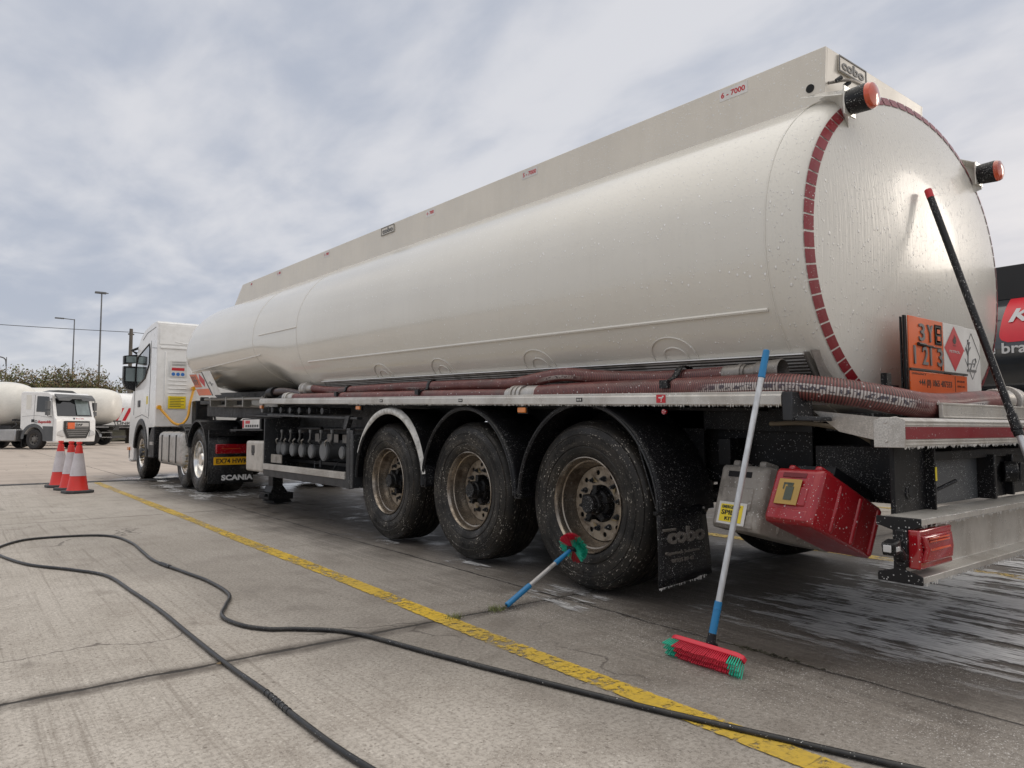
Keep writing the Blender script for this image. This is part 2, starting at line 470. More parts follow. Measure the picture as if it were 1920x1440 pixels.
# ---------------------------------------------------------------- ground
def ground_material():
    m = bpy.data.materials.new('yard concrete'); m.use_nodes = True; m.node_tree.nodes.clear()
    g = G(m.node_tree)
    co = g.coord(); s = g.n('ShaderNodeSeparateXYZ', {0: co}); X, Y = s.outputs[0], s.outputs[1]
    big = g.noise(co, 0.55, 5, .6); med = g.noise(co, 3.2, 6, .65); fine = g.noise(co, 55, 4, .7); vf = g.noise(co, 210, 2, .6)
    c = g.mix(g.ss(big, .3, .7), (.42, .38, .332), (.53, .487, .437))
    c = g.mix(g.m('MULTIPLY', g.ss(med, .45, .68), .5), c, (.25, .212, .178))
    c = g.mix(g.m('MULTIPLY', g.ss(fine, .45, .60), .55), c, (.19, .165, .14))
    c = g.mix(g.m('MULTIPLY', g.ss(vf, .5, .66), .6), c, (.60, .56, .50))
    # brushed finish along the bays
    br = g.noise(g.coord((34, .55, 1)), 1.0, 4, .65); brf = g.noise(g.coord((120, 1.6, 1)), 1.0, 2, .5)
    brm = g.m('MULTIPLY', g.ss(br, .50, .74), g.ss(X, 1.9, .9))
    c = g.mix(g.m('MULTIPLY', brm, .6), c, (.21, .18, .15))
    c = g.mix(g.m('MULTIPLY', g.ss(brf, .5, .75), .22), c, (.24, .215, .19))
    # scattered pale stones, dark pits and blotches
    st = g.m('MAXIMUM', g.drops(co, 46.0, .62, .34, .3), g.drops(co, 95.0, .5, .36, .3)); c = g.mix(g.m('MULTIPLY', st, .6), c, (.66, .62, .56))
    pit = g.m('MAXIMUM', g.drops(co, 24.0, .80, .26, .3), g.drops(co, 70.0, .6, .34, .3)); c = g.mix(g.m('MULTIPLY', pit, .7), c, (.14, .115, .095))
    bl = g.drops(g.coord((1, .6, 1)), 2.6, .5, .3, .9); c = g.mix(g.m('MULTIPLY', g.m('MULTIPLY', bl, g.ss(med, .40, .6)), .7), c, (.20, .175, .15))
    # far yard past the drain is paler and pinker
    far = g.ss(Y, 15.75, 15.95)
    farc = g.mix(g.ss(g.noise(g.coord((.25, 1.6, 1)), 1.0, 5, .6), .35, .7), (.40, .335, .285), (.50, .43, .37))
    c = g.mix(g.m('MULTIPLY', far, .85), c, farc)
    # old tyre marks, stains and fine cracks
    tm = g.ss(g.noise(g.coord((1.7, .10, 1)), 1.0, 4, .55), .52, .70)
    c = g.mix(g.m('MULTIPLY', tm, .28), c, (.19, .165, .145))
    sn = g.ss(g.noise(co, .9, 6, .7), .58, .70); c = g.mix(g.m('MULTIPLY', sn, .38), c, (.20, .17, .145))
    wc = g.n('ShaderNodeVectorMath', {0: co, 1: g.n('ShaderNodeTexNoise', {'Vector': co, 'Scale': 2.0, 'Detail': 4.0}).outputs[1]}, operation='ADD').outputs[0]
    ce = g.n('ShaderNodeTexVoronoi', {'Vector': wc, 'Scale': .42}, feature='DISTANCE_TO_EDGE').outputs[0]
    cr = g.m('MULTIPLY', g.ss(ce, .006, .002), g.ss(g.noise(co, .35, 2), .50, .56)); c = g.mix(g.m('MULTIPLY', cr, .7), c, (.09, .075, .065))
    # joints of the bays
    wob = g.m('MULTIPLY', g.m('SUBTRACT', g.noise(co, 4.0, 4, .6), .5), .05)
    def joint(coord_, pos, w):
        d = g.m('ABSOLUTE', g.m('ADD', g.m('SUBTRACT', coord_, pos), wob))
        return g.ss(d, w, g.m('MULTIPLY', w, .45))
    jw = g.m('ADD', .009, g.m('MULTIPLY', g.ss(med, .4, .6), .008))
    js = None
    for cc_, p_, w_ in ((X, 2.90, jw), (Y, 9.27, jw), (Y, 3.25, g.m('ADD', jw, .005)), (Y, 15.6, jw), (X, -3.2, jw), (X, 9.0, jw), (Y, -2.8, jw), (Y, 28, .03), (Y, 40, .04)):
        j = joint(cc_, p_, w_); js = j if js is None else g.m('MAXIMUM', js, j)
    jd = g.ss(g.m('ABSOLUTE', g.m('ADD', g.m('SUBTRACT', Y, 3.24), g.m('MULTIPLY', wob, 1.1))), .10, .025)
    jd = g.m('MULTIPLY', jd, g.m('ADD', .45, g.m('MULTIPLY', g.ss(med, .35, .6), .5)))
    c = g.mix(g.m('MULTIPLY', jd, .9), c, (.085, .07, .058))
    c = g.mix(js, c, (.035, .03, .026))
    # cracks
    # wet ground round the truck
    edge = g.m('ADD', X, g.m('MULTIPLY', g.m('SUBTRACT', g.noise(co, .75, 5, .6), .5), 1.6))
    wet = g.m('MULTIPLY', g.ss(edge, 2.05, 3.2), g.ss(X, 9.5, 7.2))
    wet = g.m('MULTIPLY', wet, g.ss(Y, 19.5, 16.0))
    wet2 = g.m('MULTIPLY', g.ss(g.m('ADD', edge, g.m('MULTIPLY', Y, .16)), 1.35, 2.35), .60)
    wet2 = g.m('MULTIPLY', wet2, g.m('MULTIPLY', g.ss(Y, 12.0, 1.5), g.ss(X, 9.5, 7)))
    wt = g.m('MAXIMUM', wet, wet2)
    c = g.mix(g.m('MULTIPLY', wt, .78), c, g.mix(.5, (.060, .049, .041), c, 'MULTIPLY'), 'MIX')
    streak = g.noise(g.coord((22, .8, 1)), 1.0, 5, .7)
    stw = g.m('MULTIPLY', g.ss(streak, .38, .62), wet)
    c = g.mix(g.m('MULTIPLY', stw, .5), c, (.045, .037, .031))
    rg = g.m('SUBTRACT', .85, g.m('MULTIPLY', wt, g.m('ADD', .20, g.m('MULTIPLY', g.ss(med, .45, .7), .36))), clamp=True)
    pud = g.m('MULTIPLY', g.ss(g.noise(g.coord((1, .5, 1)), .9, 4, .6), .46, .60), g.m('MULTIPLY', g.ss(Y, 9, 14), wet))
    rg = g.m('MULTIPLY', rg, g.m('SUBTRACT', 1.0, g.m('MULTIPLY', pud, .85)))
    # soap grains
    gr = g.m('MAXIMUM', g.drops(g.coord((1, 1.2, 1)), 85, .30, .40, .4), g.drops(g.coord((1, 1.2, 1)), 150, .30, .42, .4))
    zone = g.m('MULTIPLY', g.ss(g.noise(co, 1.3, 4, .6), .34, .60), g.m('MULTIPLY', g.ss(X, 1.9, 2.5), g.m('MULTIPLY', g.ss(X, 4.6, 3.2), g.ss(Y, 5.5, 3.0))))
    gm = g.m('MULTIPLY', gr, zone)
    c = g.mix(g.m('MULTIPLY', gm, .6), c, (.74, .72, .70))
    h = g.m('ADD', g.m('MULTIPLY', fine, .8), g.m('MULTIPLY', brf, .5))
    h = g.m('ADD', h, g.m('MULTIPLY', vf, .35))
    h = g.m('SUBTRACT', h, g.m('MULTIPLY', js, 3.0))
    h = g.m('MULTIPLY', h, g.m('SUBTRACT', 1.0, g.m('MULTIPLY', pud, .9)))
    bp = g.n('ShaderNodeBump', {'Strength': .6, 'Distance': .004, 'Height': h}).outputs[0]
    b = g.n('ShaderNodeBsdfPrincipled', {'Base Color': c, 'Roughness': rg, 'Normal': bp, 'Specular IOR Level': .5})
    g.n('ShaderNodeOutputMaterial', {0: b.outputs[0]}); MT['yard concrete'] = m
ground_material()
b = MB()
S = 900
xs = [-S, -60, -12, -4, 0, 4, 8, 14, 60, S]; ys = [-S, -60, -12, -4, 0, 4, 8, 16, 60, S]
b.grid([[(x, y, 0) for x in xs] for y in ys])
tag(b.build('ground', 'yard concrete', smooth=0), kind='structure')

def masked_material(name, colr, fn, rough=.5):
    m = bpy.data.materials.new(name); m.use_nodes = True; m.node_tree.nodes.clear()
    g = G(m.node_tree); a, c = fn(g)
    b = g.n('ShaderNodeBsdfPrincipled', {'Base Color': c if c is not None else (*colr, 1), 'Roughness': rough, 'Alpha': a,
        'Normal': g.n('ShaderNodeBump', {'Strength': .4, 'Distance': .003, 'Height': g.noise(g.coord(), 60, 3)}).outputs[0]})
    g.n('ShaderNodeOutputMaterial', {0: b.outputs[0]}); MT[name] = m
def yl(g):
    co = g.coord(); n1 = g.noise(co, 26, 5, .7); n2 = g.noise(co, 2.0, 3)
    uv = g.n('ShaderNodeUVMap').outputs[0]; u = g.n('ShaderNodeSeparateXYZ', {0: uv}).outputs[0]
    e = g.m('MINIMUM', u, g.m('SUBTRACT', 1.0, u))
    e = g.m('ADD', e, g.m('MULTIPLY', g.m('SUBTRACT', g.noise(co, 14, 4, .6), .5), .22))
    em = g.ss(e, .0, .06)
    wear = g.ss(g.m('ADD', n1, g.m('MULTIPLY', n2, .55)), .90, .74)
    tf = g.noise(g.coord((4, 45, 1)), 1.0, 3)
    wear = g.m('MULTIPLY', wear, g.ss(tf, .70, .60, .35, 1))
    c = g.mix(g.ss(g.noise(co, 1.3, 4), .35, .65), (.56, .385, .06), (.72, .475, .035))
    c = g.mix(g.m('MULTIPLY', g.ss(g.noise(co, 45, 3), .45, .7), .5), c, (.34, .24, .07))
    return g.m('MULTIPLY', em, g.m('ADD', .12, g.m('MULTIPLY', wear, .86))), c
masked_material('line paint', (.6, .4, .03), yl)
def painted_line(x0, x1, ya, yb):
    b = MB(); b.mats = ['line paint']; uvl = b.bm.loops.layers.uv.verify()
    ysl = [ya + (yb - ya) * i / 40 for i in range(41)]
    V = [[b.V((x0 + .0065 * y + .010 * math.sin(y * 1.7), y, .004)), b.V((x1 + .0065 * y + .010 * math.sin(y * 1.3 + 1), y, .004))] for y in ysl]
    for i in range(40):
        f = b.F([V[i][0], V[i][1], V[i + 1][1], V[i + 1][0]])
        for lp, u in zip(f.loops, (0, 1, 1, 0)): lp[uvl].uv = (u, 0)
    o = b.build('painted_line', smooth=0); tag(o, kind='structure'); return o
painted_line(1.998, 2.122, -1.5, 15.45)
painted_line(5.62, 5.78, -3, 15.4)
painted_line(9.3, 9.44, -3, 15.4)

def foam_ground(g):
    co = g.coord()
    iso = g.noise(co, 3.2, 5, .65); s1 = g.noise(g.coord((12, 1.2, 1)), 1.0, 6, .74); s2 = g.noise(g.coord((2.6, .9, 1)), 1.0, 4, .6); fi = g.noise(g.coord((70, 8, 1)), 1.0, 3, .6)
    uv = g.n('ShaderNodeUVMap').outputs[0]; s = g.n('ShaderNodeSeparateXYZ', {0: uv})
    ex = g.m('MINIMUM', s.outputs[0], g.m('SUBTRACT', 1.0, s.outputs[0])); ey = g.m('MINIMUM', s.outputs[1], g.m('SUBTRACT', 1.0, s.outputs[1]))
    em = g.m('MULTIPLY', g.ss(ex, 0, .2), g.ss(ey, 0, .2))
    v = g.m('ADD', g.m('MULTIPLY', s1, .42), g.m('ADD', g.m('MULTIPLY', s2, .33), g.m('MULTIPLY', iso, .25)))
    v = g.m('ADD', v, g.m('MULTIPLY', g.m('SUBTRACT', fi, .5), .12))
    v = g.m('ADD', v, g.m('MULTIPLY', em, .06))
    a = g.m('MULTIPLY', g.ss(v, .535, .590), em)
    return g.m('MULTIPLY', a, .85), g.mix(g.ss(fi, .4, .6), (.50, .50, .51), (.76, .76, .76))
masked_material('soap film', (.6, .6, .6), foam_ground, .3)
def soap(x0, y0, x1, y1, n=4, z=.006):
    b = MB(); b.mats = ['soap film']; uvl = b.bm.loops.layers.uv.verify()
    V = [[b.V((x0 + (x1 - x0) * i / n, y0 + (y1 - y0) * j / n, z)) for i in range(n + 1)] for j in range(n + 1)]
    for j in range(n):
        for i in range(n):
            f = b.F([V[j][i], V[j][i + 1], V[j + 1][i + 1], V[j + 1][i]])
            for lp, q in zip(f.loops, ((i, j), (i + 1, j), (i + 1, j + 1), (i, j + 1))): lp[uvl].uv = (q[0] / n, q[1] / n)
    return b.build('soap_suds', smooth=0, kind='stuff')
tag(soap(2.85, .2, 7.4, 2.9), 'white streaks of soap suds on wet concrete behind the tanker', 'suds')
tag(soap(2.6, 10.3, 3.9, 14.5, z=.0065), 'patchy soap suds on the ground by the cab wheels', 'suds')

tag(soap(2.98, 5.55, 3.14, 5.95, z=.0075), 'pale suds on the ground under the foremost trailer wheel', 'suds')
tag(soap(2.95, 4.15, 3.14, 4.75, z=.0075), 'pale suds on the ground under the middle trailer wheel', 'suds')
tag(soap(2.66, 2.85, 3.16, 3.60, z=.0075), 'suds and drips round the foot of the wheel brush', 'suds')

# drain channel across the yard
b = MB()
for i in range(60):
    x = -8 + i * .25
    b.use('chassis far').box((x + .02, 15.66, .004), (x + .10, 15.80, .009))
    b.box((x + .14, 15.66, .004), (x + .22, 15.80, .009))
b.use('galvanised').box((-8, 15.60, .002), (7, 15.63, .012)); b.box((-8, 15.82, .002), (7, 15.85, .012))
tag(b.build('drain_channel', None), 'long metal grated drain channel set across the concrete yard', 'drain')

# ---------------------------------------------------------------- trailer
TL = thing('tanker_trailer', 'large cream tank trailer with three axles and red taped round rear end', 'trailer', (4.28, 6.0, 0))
CX, CZ, A = 4.28, 1.925, 1.262
def sect(y):
    """half width, top half height, bottom half height"""
    t = max(0, min(1, (y - 8.1) / 1.2)); t = t * t * (3 - 2 * t)
    a, bt, bb = A, .955, .955 - .32 * t
    if y > 12.5:
        u = min(1, (y - 12.5) / 1.0); k = math.sqrt(max(0, 1 - u ** 2.6))
        a *= .30 + .70 * k; bt *= .30 + .70 * k; bb *= .35 + .65 * k
    return a, bt, bb
def tp(y, th, off=0.0):
    """point on the shell; th 0 = left side, rising over the top to pi"""
    a, bt, bb = sect(y); s, c = math.sin(th), math.cos(th)
    e = 2 / 2.12
    sx_ = math.copysign(abs(c) ** e, c); sz_ = math.copysign(abs(s) ** e, s)
    return (CX - (a + off) * sx_, y, CZ + ((bt if s > 0 else bb) + off) * sz_)
def th_for(y, z):
    a, bt, bb = sect(y); q = (z - CZ) / (bt if z > CZ else bb); e = 2 / 2.12
    return math.asin(math.copysign(abs(q) ** (1 / e), q))
def tz(y, z, off=0.0):
    p = tp(y, th_for(y, z), off); return p
NS = 128
ysb = [1.90, 1.93, 2.6, 3.4, 4.2, 5, 5.8, 6.6, 7.4, 7.9] + [8.1 + .08 * i for i in range(17)] + [9.6, 10.2, 10.8, 11.4, 11.9, 12.2, 12.4] + [12.5 + .05 * i for i in range(18)] + [13.38, 13.44, 13.48, 13.5]
b = MB(); rows = [[tp(y, 2 * math.pi * k / NS) for k in range(NS)] for y in ysb]
VR = b.grid(rows, closed=True); b.F(VR[-1])
shell = b.build('tank_shell', 'tank paint', TL, shear=True, smooth=50)
# rear head
def head_pt(r, th, off=0.0):
    e = 2 / 2.12; c, s = math.cos(th), math.sin(th)
    sx_ = math.copysign(abs(c) ** e, c); sz_ = math.copysign(abs(s) ** e, s)
    R_ = 1.262 * r; Rz = .955 * r
    if r > .93:
        u = (r - .93) / .07; y = 1.745 + .155 * (1 - math.sqrt(max(0, 1 - u * u)))
    else:
        y = 1.60 + .145 * (r / .93) ** 2
    return (CX - R_ * sx_, y - off, CZ + Rz * sz_)
b = MB(); rr = [1 - .07 * (1 - math.cos(math.pi / 2 * i / 8)) for i in range(9)] + [.93 - .93 * i / 14 for i in range(1, 14)] + [.02]
rr = [1.0, .998, .994, .988, .98, .97, .96, .945, .93] + [.93 - .93 * i / 14 for i in range(1, 14)] + [.02]
VR = b.grid([[head_pt(r, 2 * math.pi * k / NS) for k in range(NS)] for r in rr], closed=True); b.F(VR[-1][::-1])
head = b.build('rear_head', 'tank head paint', TL, shear=True, smooth=60)
# weld beads
b = MB()
for y in (1.915, 7.85, 9.35):
    ring = [tp(y, 2 * math.pi * k / 96, .001) for k in range(97)]
    b.tube(ring, .0022 if y > 2 else .004, 5, caps=False)
b.build('weld_bead', 'tank paint', TL, shear=True)
# raised side strips
for (ya, yb, za, zb, r_) in ((1.95, 7.65, 1.575, 1.58, .010), (7.86, 9.12, 1.978, 1.978, .006), (9.15, 12.9, 1.735, 1.64, .008)):
    b = MB(); n = 40
    b.tube([tz(ya + (yb - ya) * i / n, za + (zb - za) * i / n, .004) for i in range(n + 1)], r_, 6)
    b.build('side_strip', 'tank paint', TL, shear=True)
# arched mounts
def arch(yc, w, z0, h):
    b = MB()
    for k in (1.0, .52):
        pts = []
        for i in range(25):
            t = math.pi * i / 24
            yy = yc + w * k * math.cos(t) - (1 - k) * w * .12; z = z0 + h * k * (math.sin(t) ** .8)
            pts.append(tz(yy, z, .003))
        b.tube(pts, .0052, 6)
    b.build('arched_mount', 'tank paint', TL, shear=True)
for yc in (2.62, 3.80, 5.04, 6.08):
    arch(yc, .155, 1.375, .115)
# ribbed lower panel and its lip
prof = []
z = 1.362; x0 = tz(3, 1.362)[0]
k = 0
while z > 1.17:
    t = (1.362 - z) / .19
    prof.append((x0 - .016 + .15 * t + (.006 if k % 2 else 0), z)); z -= .0075; k += 1
b = MB(); b.strip([(x, 1.85, z) for x, z in prof], [(x, 7.55, z) for x, z in prof])
b = b  # grid of ribs
rows = [[(x, y, z) for x, z in prof] for y in (1.85, 3, 4.5, 6, 7.55)]
b.bm.free(); b = MB(); b.grid(rows); b.build('ribbed_panel', 'ribbed metal', TL, shear=True, smooth=10)
b = MB(); b.box((x0 - .03, 1.845, 1.358), (x0 + .03, 7.56, 1.364)); b.build('panel_lip', 'white paint', TL, shear=True)
b = MB(); b.prism([(x0 - .022, 1.835, 1.372), (x0 + .17, 1.835, 1.15), (x0 + .27, 1.80, 1.15), (x0 + .10, 1.80, 1.375)], (0, .012, 0))
b.prism([(x0 - .03, 1.80, 1.378), (x0 + .1, 1.76, 1.385), (x0 + .29, 1.78, 1.15), (x0 + .18, 1.83, 1.15)], (0, .004, 0))
b.build('end_bracket', 'aluminium', TL, shear=True)
# hose tray and side rail
b = MB(); b.use('ribbed metal').box((3.012, 1.84, 1.118), (3.42, 8.93, 1.128)); b.build('hose_tray', None, TL, shear=True)
b = MB(); b.prism([(2.992, 1.83, 1.106), (3.012, 1.83, 1.106), (3.012, 1.83, 1.162), (3.028, 1.83, 1.166), (3.028, 1.83, 1.174), (2.990, 1.83, 1.174), (2.990, 1.83, 1.160), (2.984, 1.83, 1.154), (2.984, 1.83, 1.112)], (0, 7.11, 0))
rail = b.build('side_rail', 'alu extrusion', TL, shear=True, bevel=.002)
b = MB(); b.box((5.532, 1.83, 1.106), (5.57, 8.93, 1.174)); b.build('side_rail', 'alu extrusion', TL, shear=True, bevel=.002)
b = MB(); b.box((2.985, 1.775, 1.04), (3.16, 1.825, 1.172)); b.box((3.0, 1.65, 1.04), (3.2, 1.775, 1.06)); b.build('rail_bracket', 'grey steel', TL, shear=True, bevel=.004)
# small marks on the rail
def mark(y, z, w_, h, mat, nm='rail_mark', gly=None):
    b = MB(); b.box((2.981, y - w_ / 2, z - h / 2), (2.9838, y + w_ / 2, z + h / 2)); o = b.build(nm, mat, rail, shear=True, org=ORG[rail.name])
    return o
ORG[rail.name] = ORG[TL.name].copy()
for y in (3.17, 4.46, 5.72):
    mark(y, 1.139, .05, .024, 'black print')
    for k, dy in enumerate((-.014, 0, .014)):
        b = MB(); b.box((2.9795, y + dy - .004, 1.133), (2.981, y + dy + .003, 1.145)); b.build('mark_glyph', 'white sign', rail, shear=True)
mark(2.534, 1.142, .062, .044, 'red print', 'jacking_sign')
b = MB(); b.use('white sign').box((2.9795, 2.528, 1.126), (2.981, 2.532, 1.146)); b.box((2.9795, 2.520, 1.144), (2.981, 2.548, 1.151)); b.box((2.9795, 2.514, 1.150), (2.981, 2.524, 1.158)); b.box((2.9795, 2.535, 1.125), (2.981, 2.527, 1.128))
b.build('jacking_symbol', None, rail, shear=True)
for y, z, mt in ((3.75, 1.072, 'amber'), (6.218, 1.074, 'amber')):
    b = MB(); b.use(mt).box((2.995, y - .042, z - .018), (3.012, y + .042, z + .018)); lam = b.build('side_marker_lamp', None, TL, shear=True, bevel=.006)
    b = MB(); b.use('black plastic').box((3.010, y - .052, z - .024), (3.03, y + .052, z + .024)); b.build('lamp_base', None, lam, shear=True)
b = MB(); b.use('amber').box((3.0, 8.90, 1.05), (3.03, 8.98, 1.09)); b.build('side_marker_lamp', None, TL, shear=True, bevel=.006)
b = MB(); b.cyl((2.998, 2.53, 1.073), (3.012, 2.53, 1.073), .014); b.build('red_reflector', 'lamp red', TL, shear=True)

# coaming
CO0, CO1, CT = 3.675, 4.885, 3.085
def cwall(b, x, dx):
    b.prism([(x, 1.955, 2.70), (x, 1.935, CT), (x, 11.95, CT), (x, 12.62, 2.60)], (dx, 0, 0))
b = MB(); cwall(b, CO0, .02); cwall(b, CO1, -.02)
b.prism([(CO0 + .02, 1.955, 2.78), (CO1 - .02, 1.955, 2.78), (CO1 - .02, 1.935, CT), (CO0 + .02, 1.935, CT)], (0, .02, 0))
b.prism([(CO0 + .02, 11.95, CT), (CO1 - .02, 11.95, CT), (CO1 - .02, 12.60, 2.64), (CO0 + .02, 12.60, 2.64)], (0, .02, .01))
b.box((CO0 + .02, 2.0, 2.86), (CO1 - .02, 12.0, 2.87))
coam = b.build('coaming', 'coaming paint', TL, shear=True, bevel=.003, smooth=20)
b = MB(); b.cyl((CO0 - .003, 2.03, 2.878), (CO0 + .0, 2.03, 2.878), .024, n=20); b.build('drain_hole', 'dark void', coam, shear=True)
b = MB(); b.tube([tz(y, 2.81, .004) for y in [2 + .25 * i for i in range(41)]], .006, 5); b.build('sealant_bead', 'white paint', coam, shear=True)
# compartment signs
LR = (0, -1, 0); UP = (0, 0, 1)
for s_, y, w_ in (('6 - 7000', 2.622, .20), ('5 - 7000', 4.58, .20), ('4 - 7000', 6.127, .165), ('3 - 7000', 8.65, .165), ('2 - 7000', 10.35, .165), ('1 - 7000', 11.55, .1)):
    b = MB(); b.box((CO0 - .002, y - w_, 3.0), (CO0 - .0004, y, 3.068)); sg = b.build('compartment_sign', 'white sign', coam, shear=True)
    text(s_, 'red print', (CO0 - .002, y - .012, 3.017), LR, UP, height=.035, width=w_ - .03, parent=coam, name='compartment_number', depth=.0012, bold=.02, sh=True)
def badge(pos, right, w_, h):
    pos = Vector(pos); right = Vector(right); nrm = right.cross(Vector(UP))
    b = MB(); b.obox(pos, right, UP, nrm, w_, h, .006); pl = b.build('maker_badge', 'coaming paint', coam, shear=True, bevel=.002)
    b = MB(); t = .007; q = pos + nrm * .006
    b.obox(q, right, UP, nrm, w_, t, .004); b.obox(q + Vector(UP) * (h - t), right, UP, nrm, w_, t, .004)
    b.obox(q + Vector(UP) * t, right, UP, nrm, t, h - 2 * t, .004); b.obox(q + right * (w_ - t) + Vector(UP) * t, right, UP, nrm, t, h - 2 * t, .004)
    b.build('badge_frame', 'grey print', coam, shear=True)
    text('cobo', 'grey print', q + right * .03 + Vector(UP) * .018, right, UP, height=h * .62, width=w_ - .06, parent=coam, name='badge_lettering', depth=.004, bold=.03, sh=True)
badge((CO0 - .001, 7.075, 2.985), LR, .295, .088)
badge((3.805, 1.9355, 2.985), (1, 0, 0), .31, .092)
# thin pipes over the rear of the coaming
b = MB(); b.tube(spline([(3.70, 1.94, 2.885), (3.8, 1.88, 2.91), (3.95, 1.87, 2.925), (4.1, 1.87, 2.925)], .03), .009, 8)
b.build('breather_pipe', 'ribbed metal', TL, shear=True)
for x in (3.71, 3.80, 3.93, 4.14, 4.3, 4.48):
    b = MB(); b.cyl((x, 1.90, 2.885), (x + .02, 1.88, 2.905), .012, n=10); b.build('pipe_clip', 'grey steel', TL, shear=True)

# red reflective tape round the head
b = MB()
for k in range(80):
    t0 = 2 * math.pi * k / 80 + .0045; t1 = 2 * math.pi * (k + 1) / 80 - .0045
    if math.sin((t0 + t1) / 2) < -.80: continue
    for j in range(2):
        ta = t0 + (t1 - t0) * j / 2; tb = t0 + (t1 - t0) * (j + 1) / 2
        q = [head_pt(r, t, .004) for r, t in ((.906, ta), (.906, tb))] + [head_pt(r, t, .004) for r, t in ((.93, tb), (.93, ta))]
        b.F([b.V(p) for p in q])
        q = [head_pt(r, t, .004) for r, t in ((.93, ta), (.93, tb))] + [head_pt(r, t, .004) for r, t in ((.953, tb), (.953, ta))]
        b.F([b.V(p) for p in q])
b.build('reflective_tape', 'tape red', TL, shear=True, smooth=60)

# high lamps on brackets
def high_lamp(x, z, sgn):
    b = MB()
    b.prism([(x - sgn * .03, 1.95, z + .10), (x + sgn * .13, 1.90, z + .16), (x + sgn * .02, 1.70, z + .075), (x - sgn * .06, 1.715, z + .03)], (0, 0, -.006))
    b.prism([(x + sgn * .10, 1.92, z + .12), (x - sgn * .055, 1.705, z + .055), (x - sgn * .03, 1.70, z - .09), (x + sgn * .05, 1.74, z - .13)], (sgn * .006, 0, 0))
    b.box((x - .055, 1.702, z - .07), (x + .055, 1.71, z + .075))
    br = b.build('lamp_bracket', 'tank paint', TL, shear=True, bevel=.002)
    b = MB(); b.lathe([(1.702, 0), (1.702, .058), (1.69, .062), (1.61, .066), (1.605, .064), (1.605, 0)], (x, 0, z), 'y', 32)
    lh = b.build('rear_marker_lamp', 'black plastic', TL, shear=True)
    b = MB(); b.lathe([(1.606, .064), (1.596, .0645), (1.582, .058), (1.573, .035), (1.570, 0.0005)], (x, 0, z), 'y', 32)
    b.build('lamp_lens', 'lamp lens', lh, shear=True)
high_lamp(3.455, 2.625, 1); high_lamp(5.105, 2.625, -1)

before_plates = set(bpy.data.objects)
# orange hazard plates at the rear
PY = 1.42
b = MB(); b.box((3.318, PY + .008, 1.02), (3.334, PY + .020, 1.527)); b.box((3.312, PY + .024, 1.02), (3.326, PY + .030, 1.52)); b.box((3.72, PY + .02, 1.02), (3.74, PY + .05, 1.4)); b.box((3.25, PY + .05, 1.16), (3.33, PY + .065, 1.18)); b.box((3.22, PY + .04, 1.17), (3.255, PY + .07, 1.235))
pf = b.build('plate_frame', 'black steel', TL, bevel=.002)
Xr = (1, 0, 0)
b = MB(); b.box((3.334, PY, 1.262), (3.632, PY + .006, 1.527)); op = b.build('hazard_code_plate', 'orange sign', TL, bevel=.002)
for i, ch in enumerate('3YE'):
    text(ch, 'grey print' if i < 2 else 'black print', (3.415 + i * .072 - (.004 if i == 2 else 0), PY, 1.408), Xr, UP, height=.088, width=.048, parent=op, name='code_character', depth=.006, bold=.012)
for i, ch in enumerate('1213'):
    text(ch, 'grey print', (3.372 + i * .066 - (.004 if i < 1 else 0), PY, 1.288), Xr, UP, height=.092, width=(.012 if ch == '1' else .046), parent=op, name='code_character', depth=.006, bold=.012)
b = MB(); b.box((3.555, PY - .003, 1.40), (3.615, PY - .0005, 1.505)); b.build('flip_panel', 'dark void', op)
b = MB(); b.box((3.56, PY - .006, 1.412), (3.597, PY - .003, 1.445)); b.box((3.56, PY - .006, 1.452), (3.597, PY - .003, 1.49)); b.build('flip_flap', 'orange sign', op)
b = MB(); b.box((3.332, PY - .008, 1.255), (3.845, PY + .002, 1.266)); b.box((3.40, PY - .008, 1.383), (3.53, PY - .001, 1.391)); b.cyl((3.4, PY - .006, 1.39), (3.46, PY - .006, 1.388), .009, n=8); b.box((3.60, PY - .005, 1.27), (3.606, PY - .001, 1.385)); b.box((3.50, PY - .005, 1.381), (3.606, PY - .001, 1.387)); b.build('plate_rail', 'black print', pf, bevel=.001)
b = MB(); b.box((3.636, PY, 1.262), (3.838, PY + .006, 1.527)); wp = b.build('flammable_plate', 'white sign', TL, bevel=.002)
b = MB(); c_ = Vector((3.735, PY - .0015, 1.395)); b.F([b.V(c_ + Vector(v)) for v in ((-.095, 0, 0), (0, 0, -.122), (.095, 0, 0), (0, 0, .122))]); b.build('red_diamond', 'red print', wp, smooth=0)
def flame(cx, y, cz, s_):
    pts = [(0, 1), (.18, .65), (.12, .4), (.42, .75), (.40, .35), (.5, .0), (.3, -.4), (0, -.52), (-.3, -.4), (-.48, 0), (-.34, .42), (-.2, .15), (-.1, .55)]
    b = MB(); b.F([b.V((cx + s_ * x_, y, cz + s_ * z_)) for x_, z_ in pts]); b.box((cx - s_ * .42, y - .0003, cz - s_ * .8), (cx + s_ * .42, y, cz - s_ * .72)); return b
flame(3.735, PY - .0028, 1.438, .034).build('flame_symbol', 'black print', wp, smooth=0)
text('PETROL', 'white sign', (3.685, PY - .0018, 1.372), Xr, UP, height=.014, width=.10, parent=wp, name='sign_lettering', depth=.001)
b = MB(); b.box((3.838, PY + .01, 1.16), (4.02, PY + .016, 1.527)); ep = b.build('environment_plate', 'white sign', TL, bevel=.002)
b = MB(); c_ = Vector((3.928, PY + .0085, 1.372)); q = [Vector(v) for v in ((-.086, 0, 0), (0, 0, -.13), (.086, 0, 0), (0, 0, .13))]
for i in range(4): b.tube([c_ + q[i], c_ + q[(i + 1) % 4]], .0013, 4)
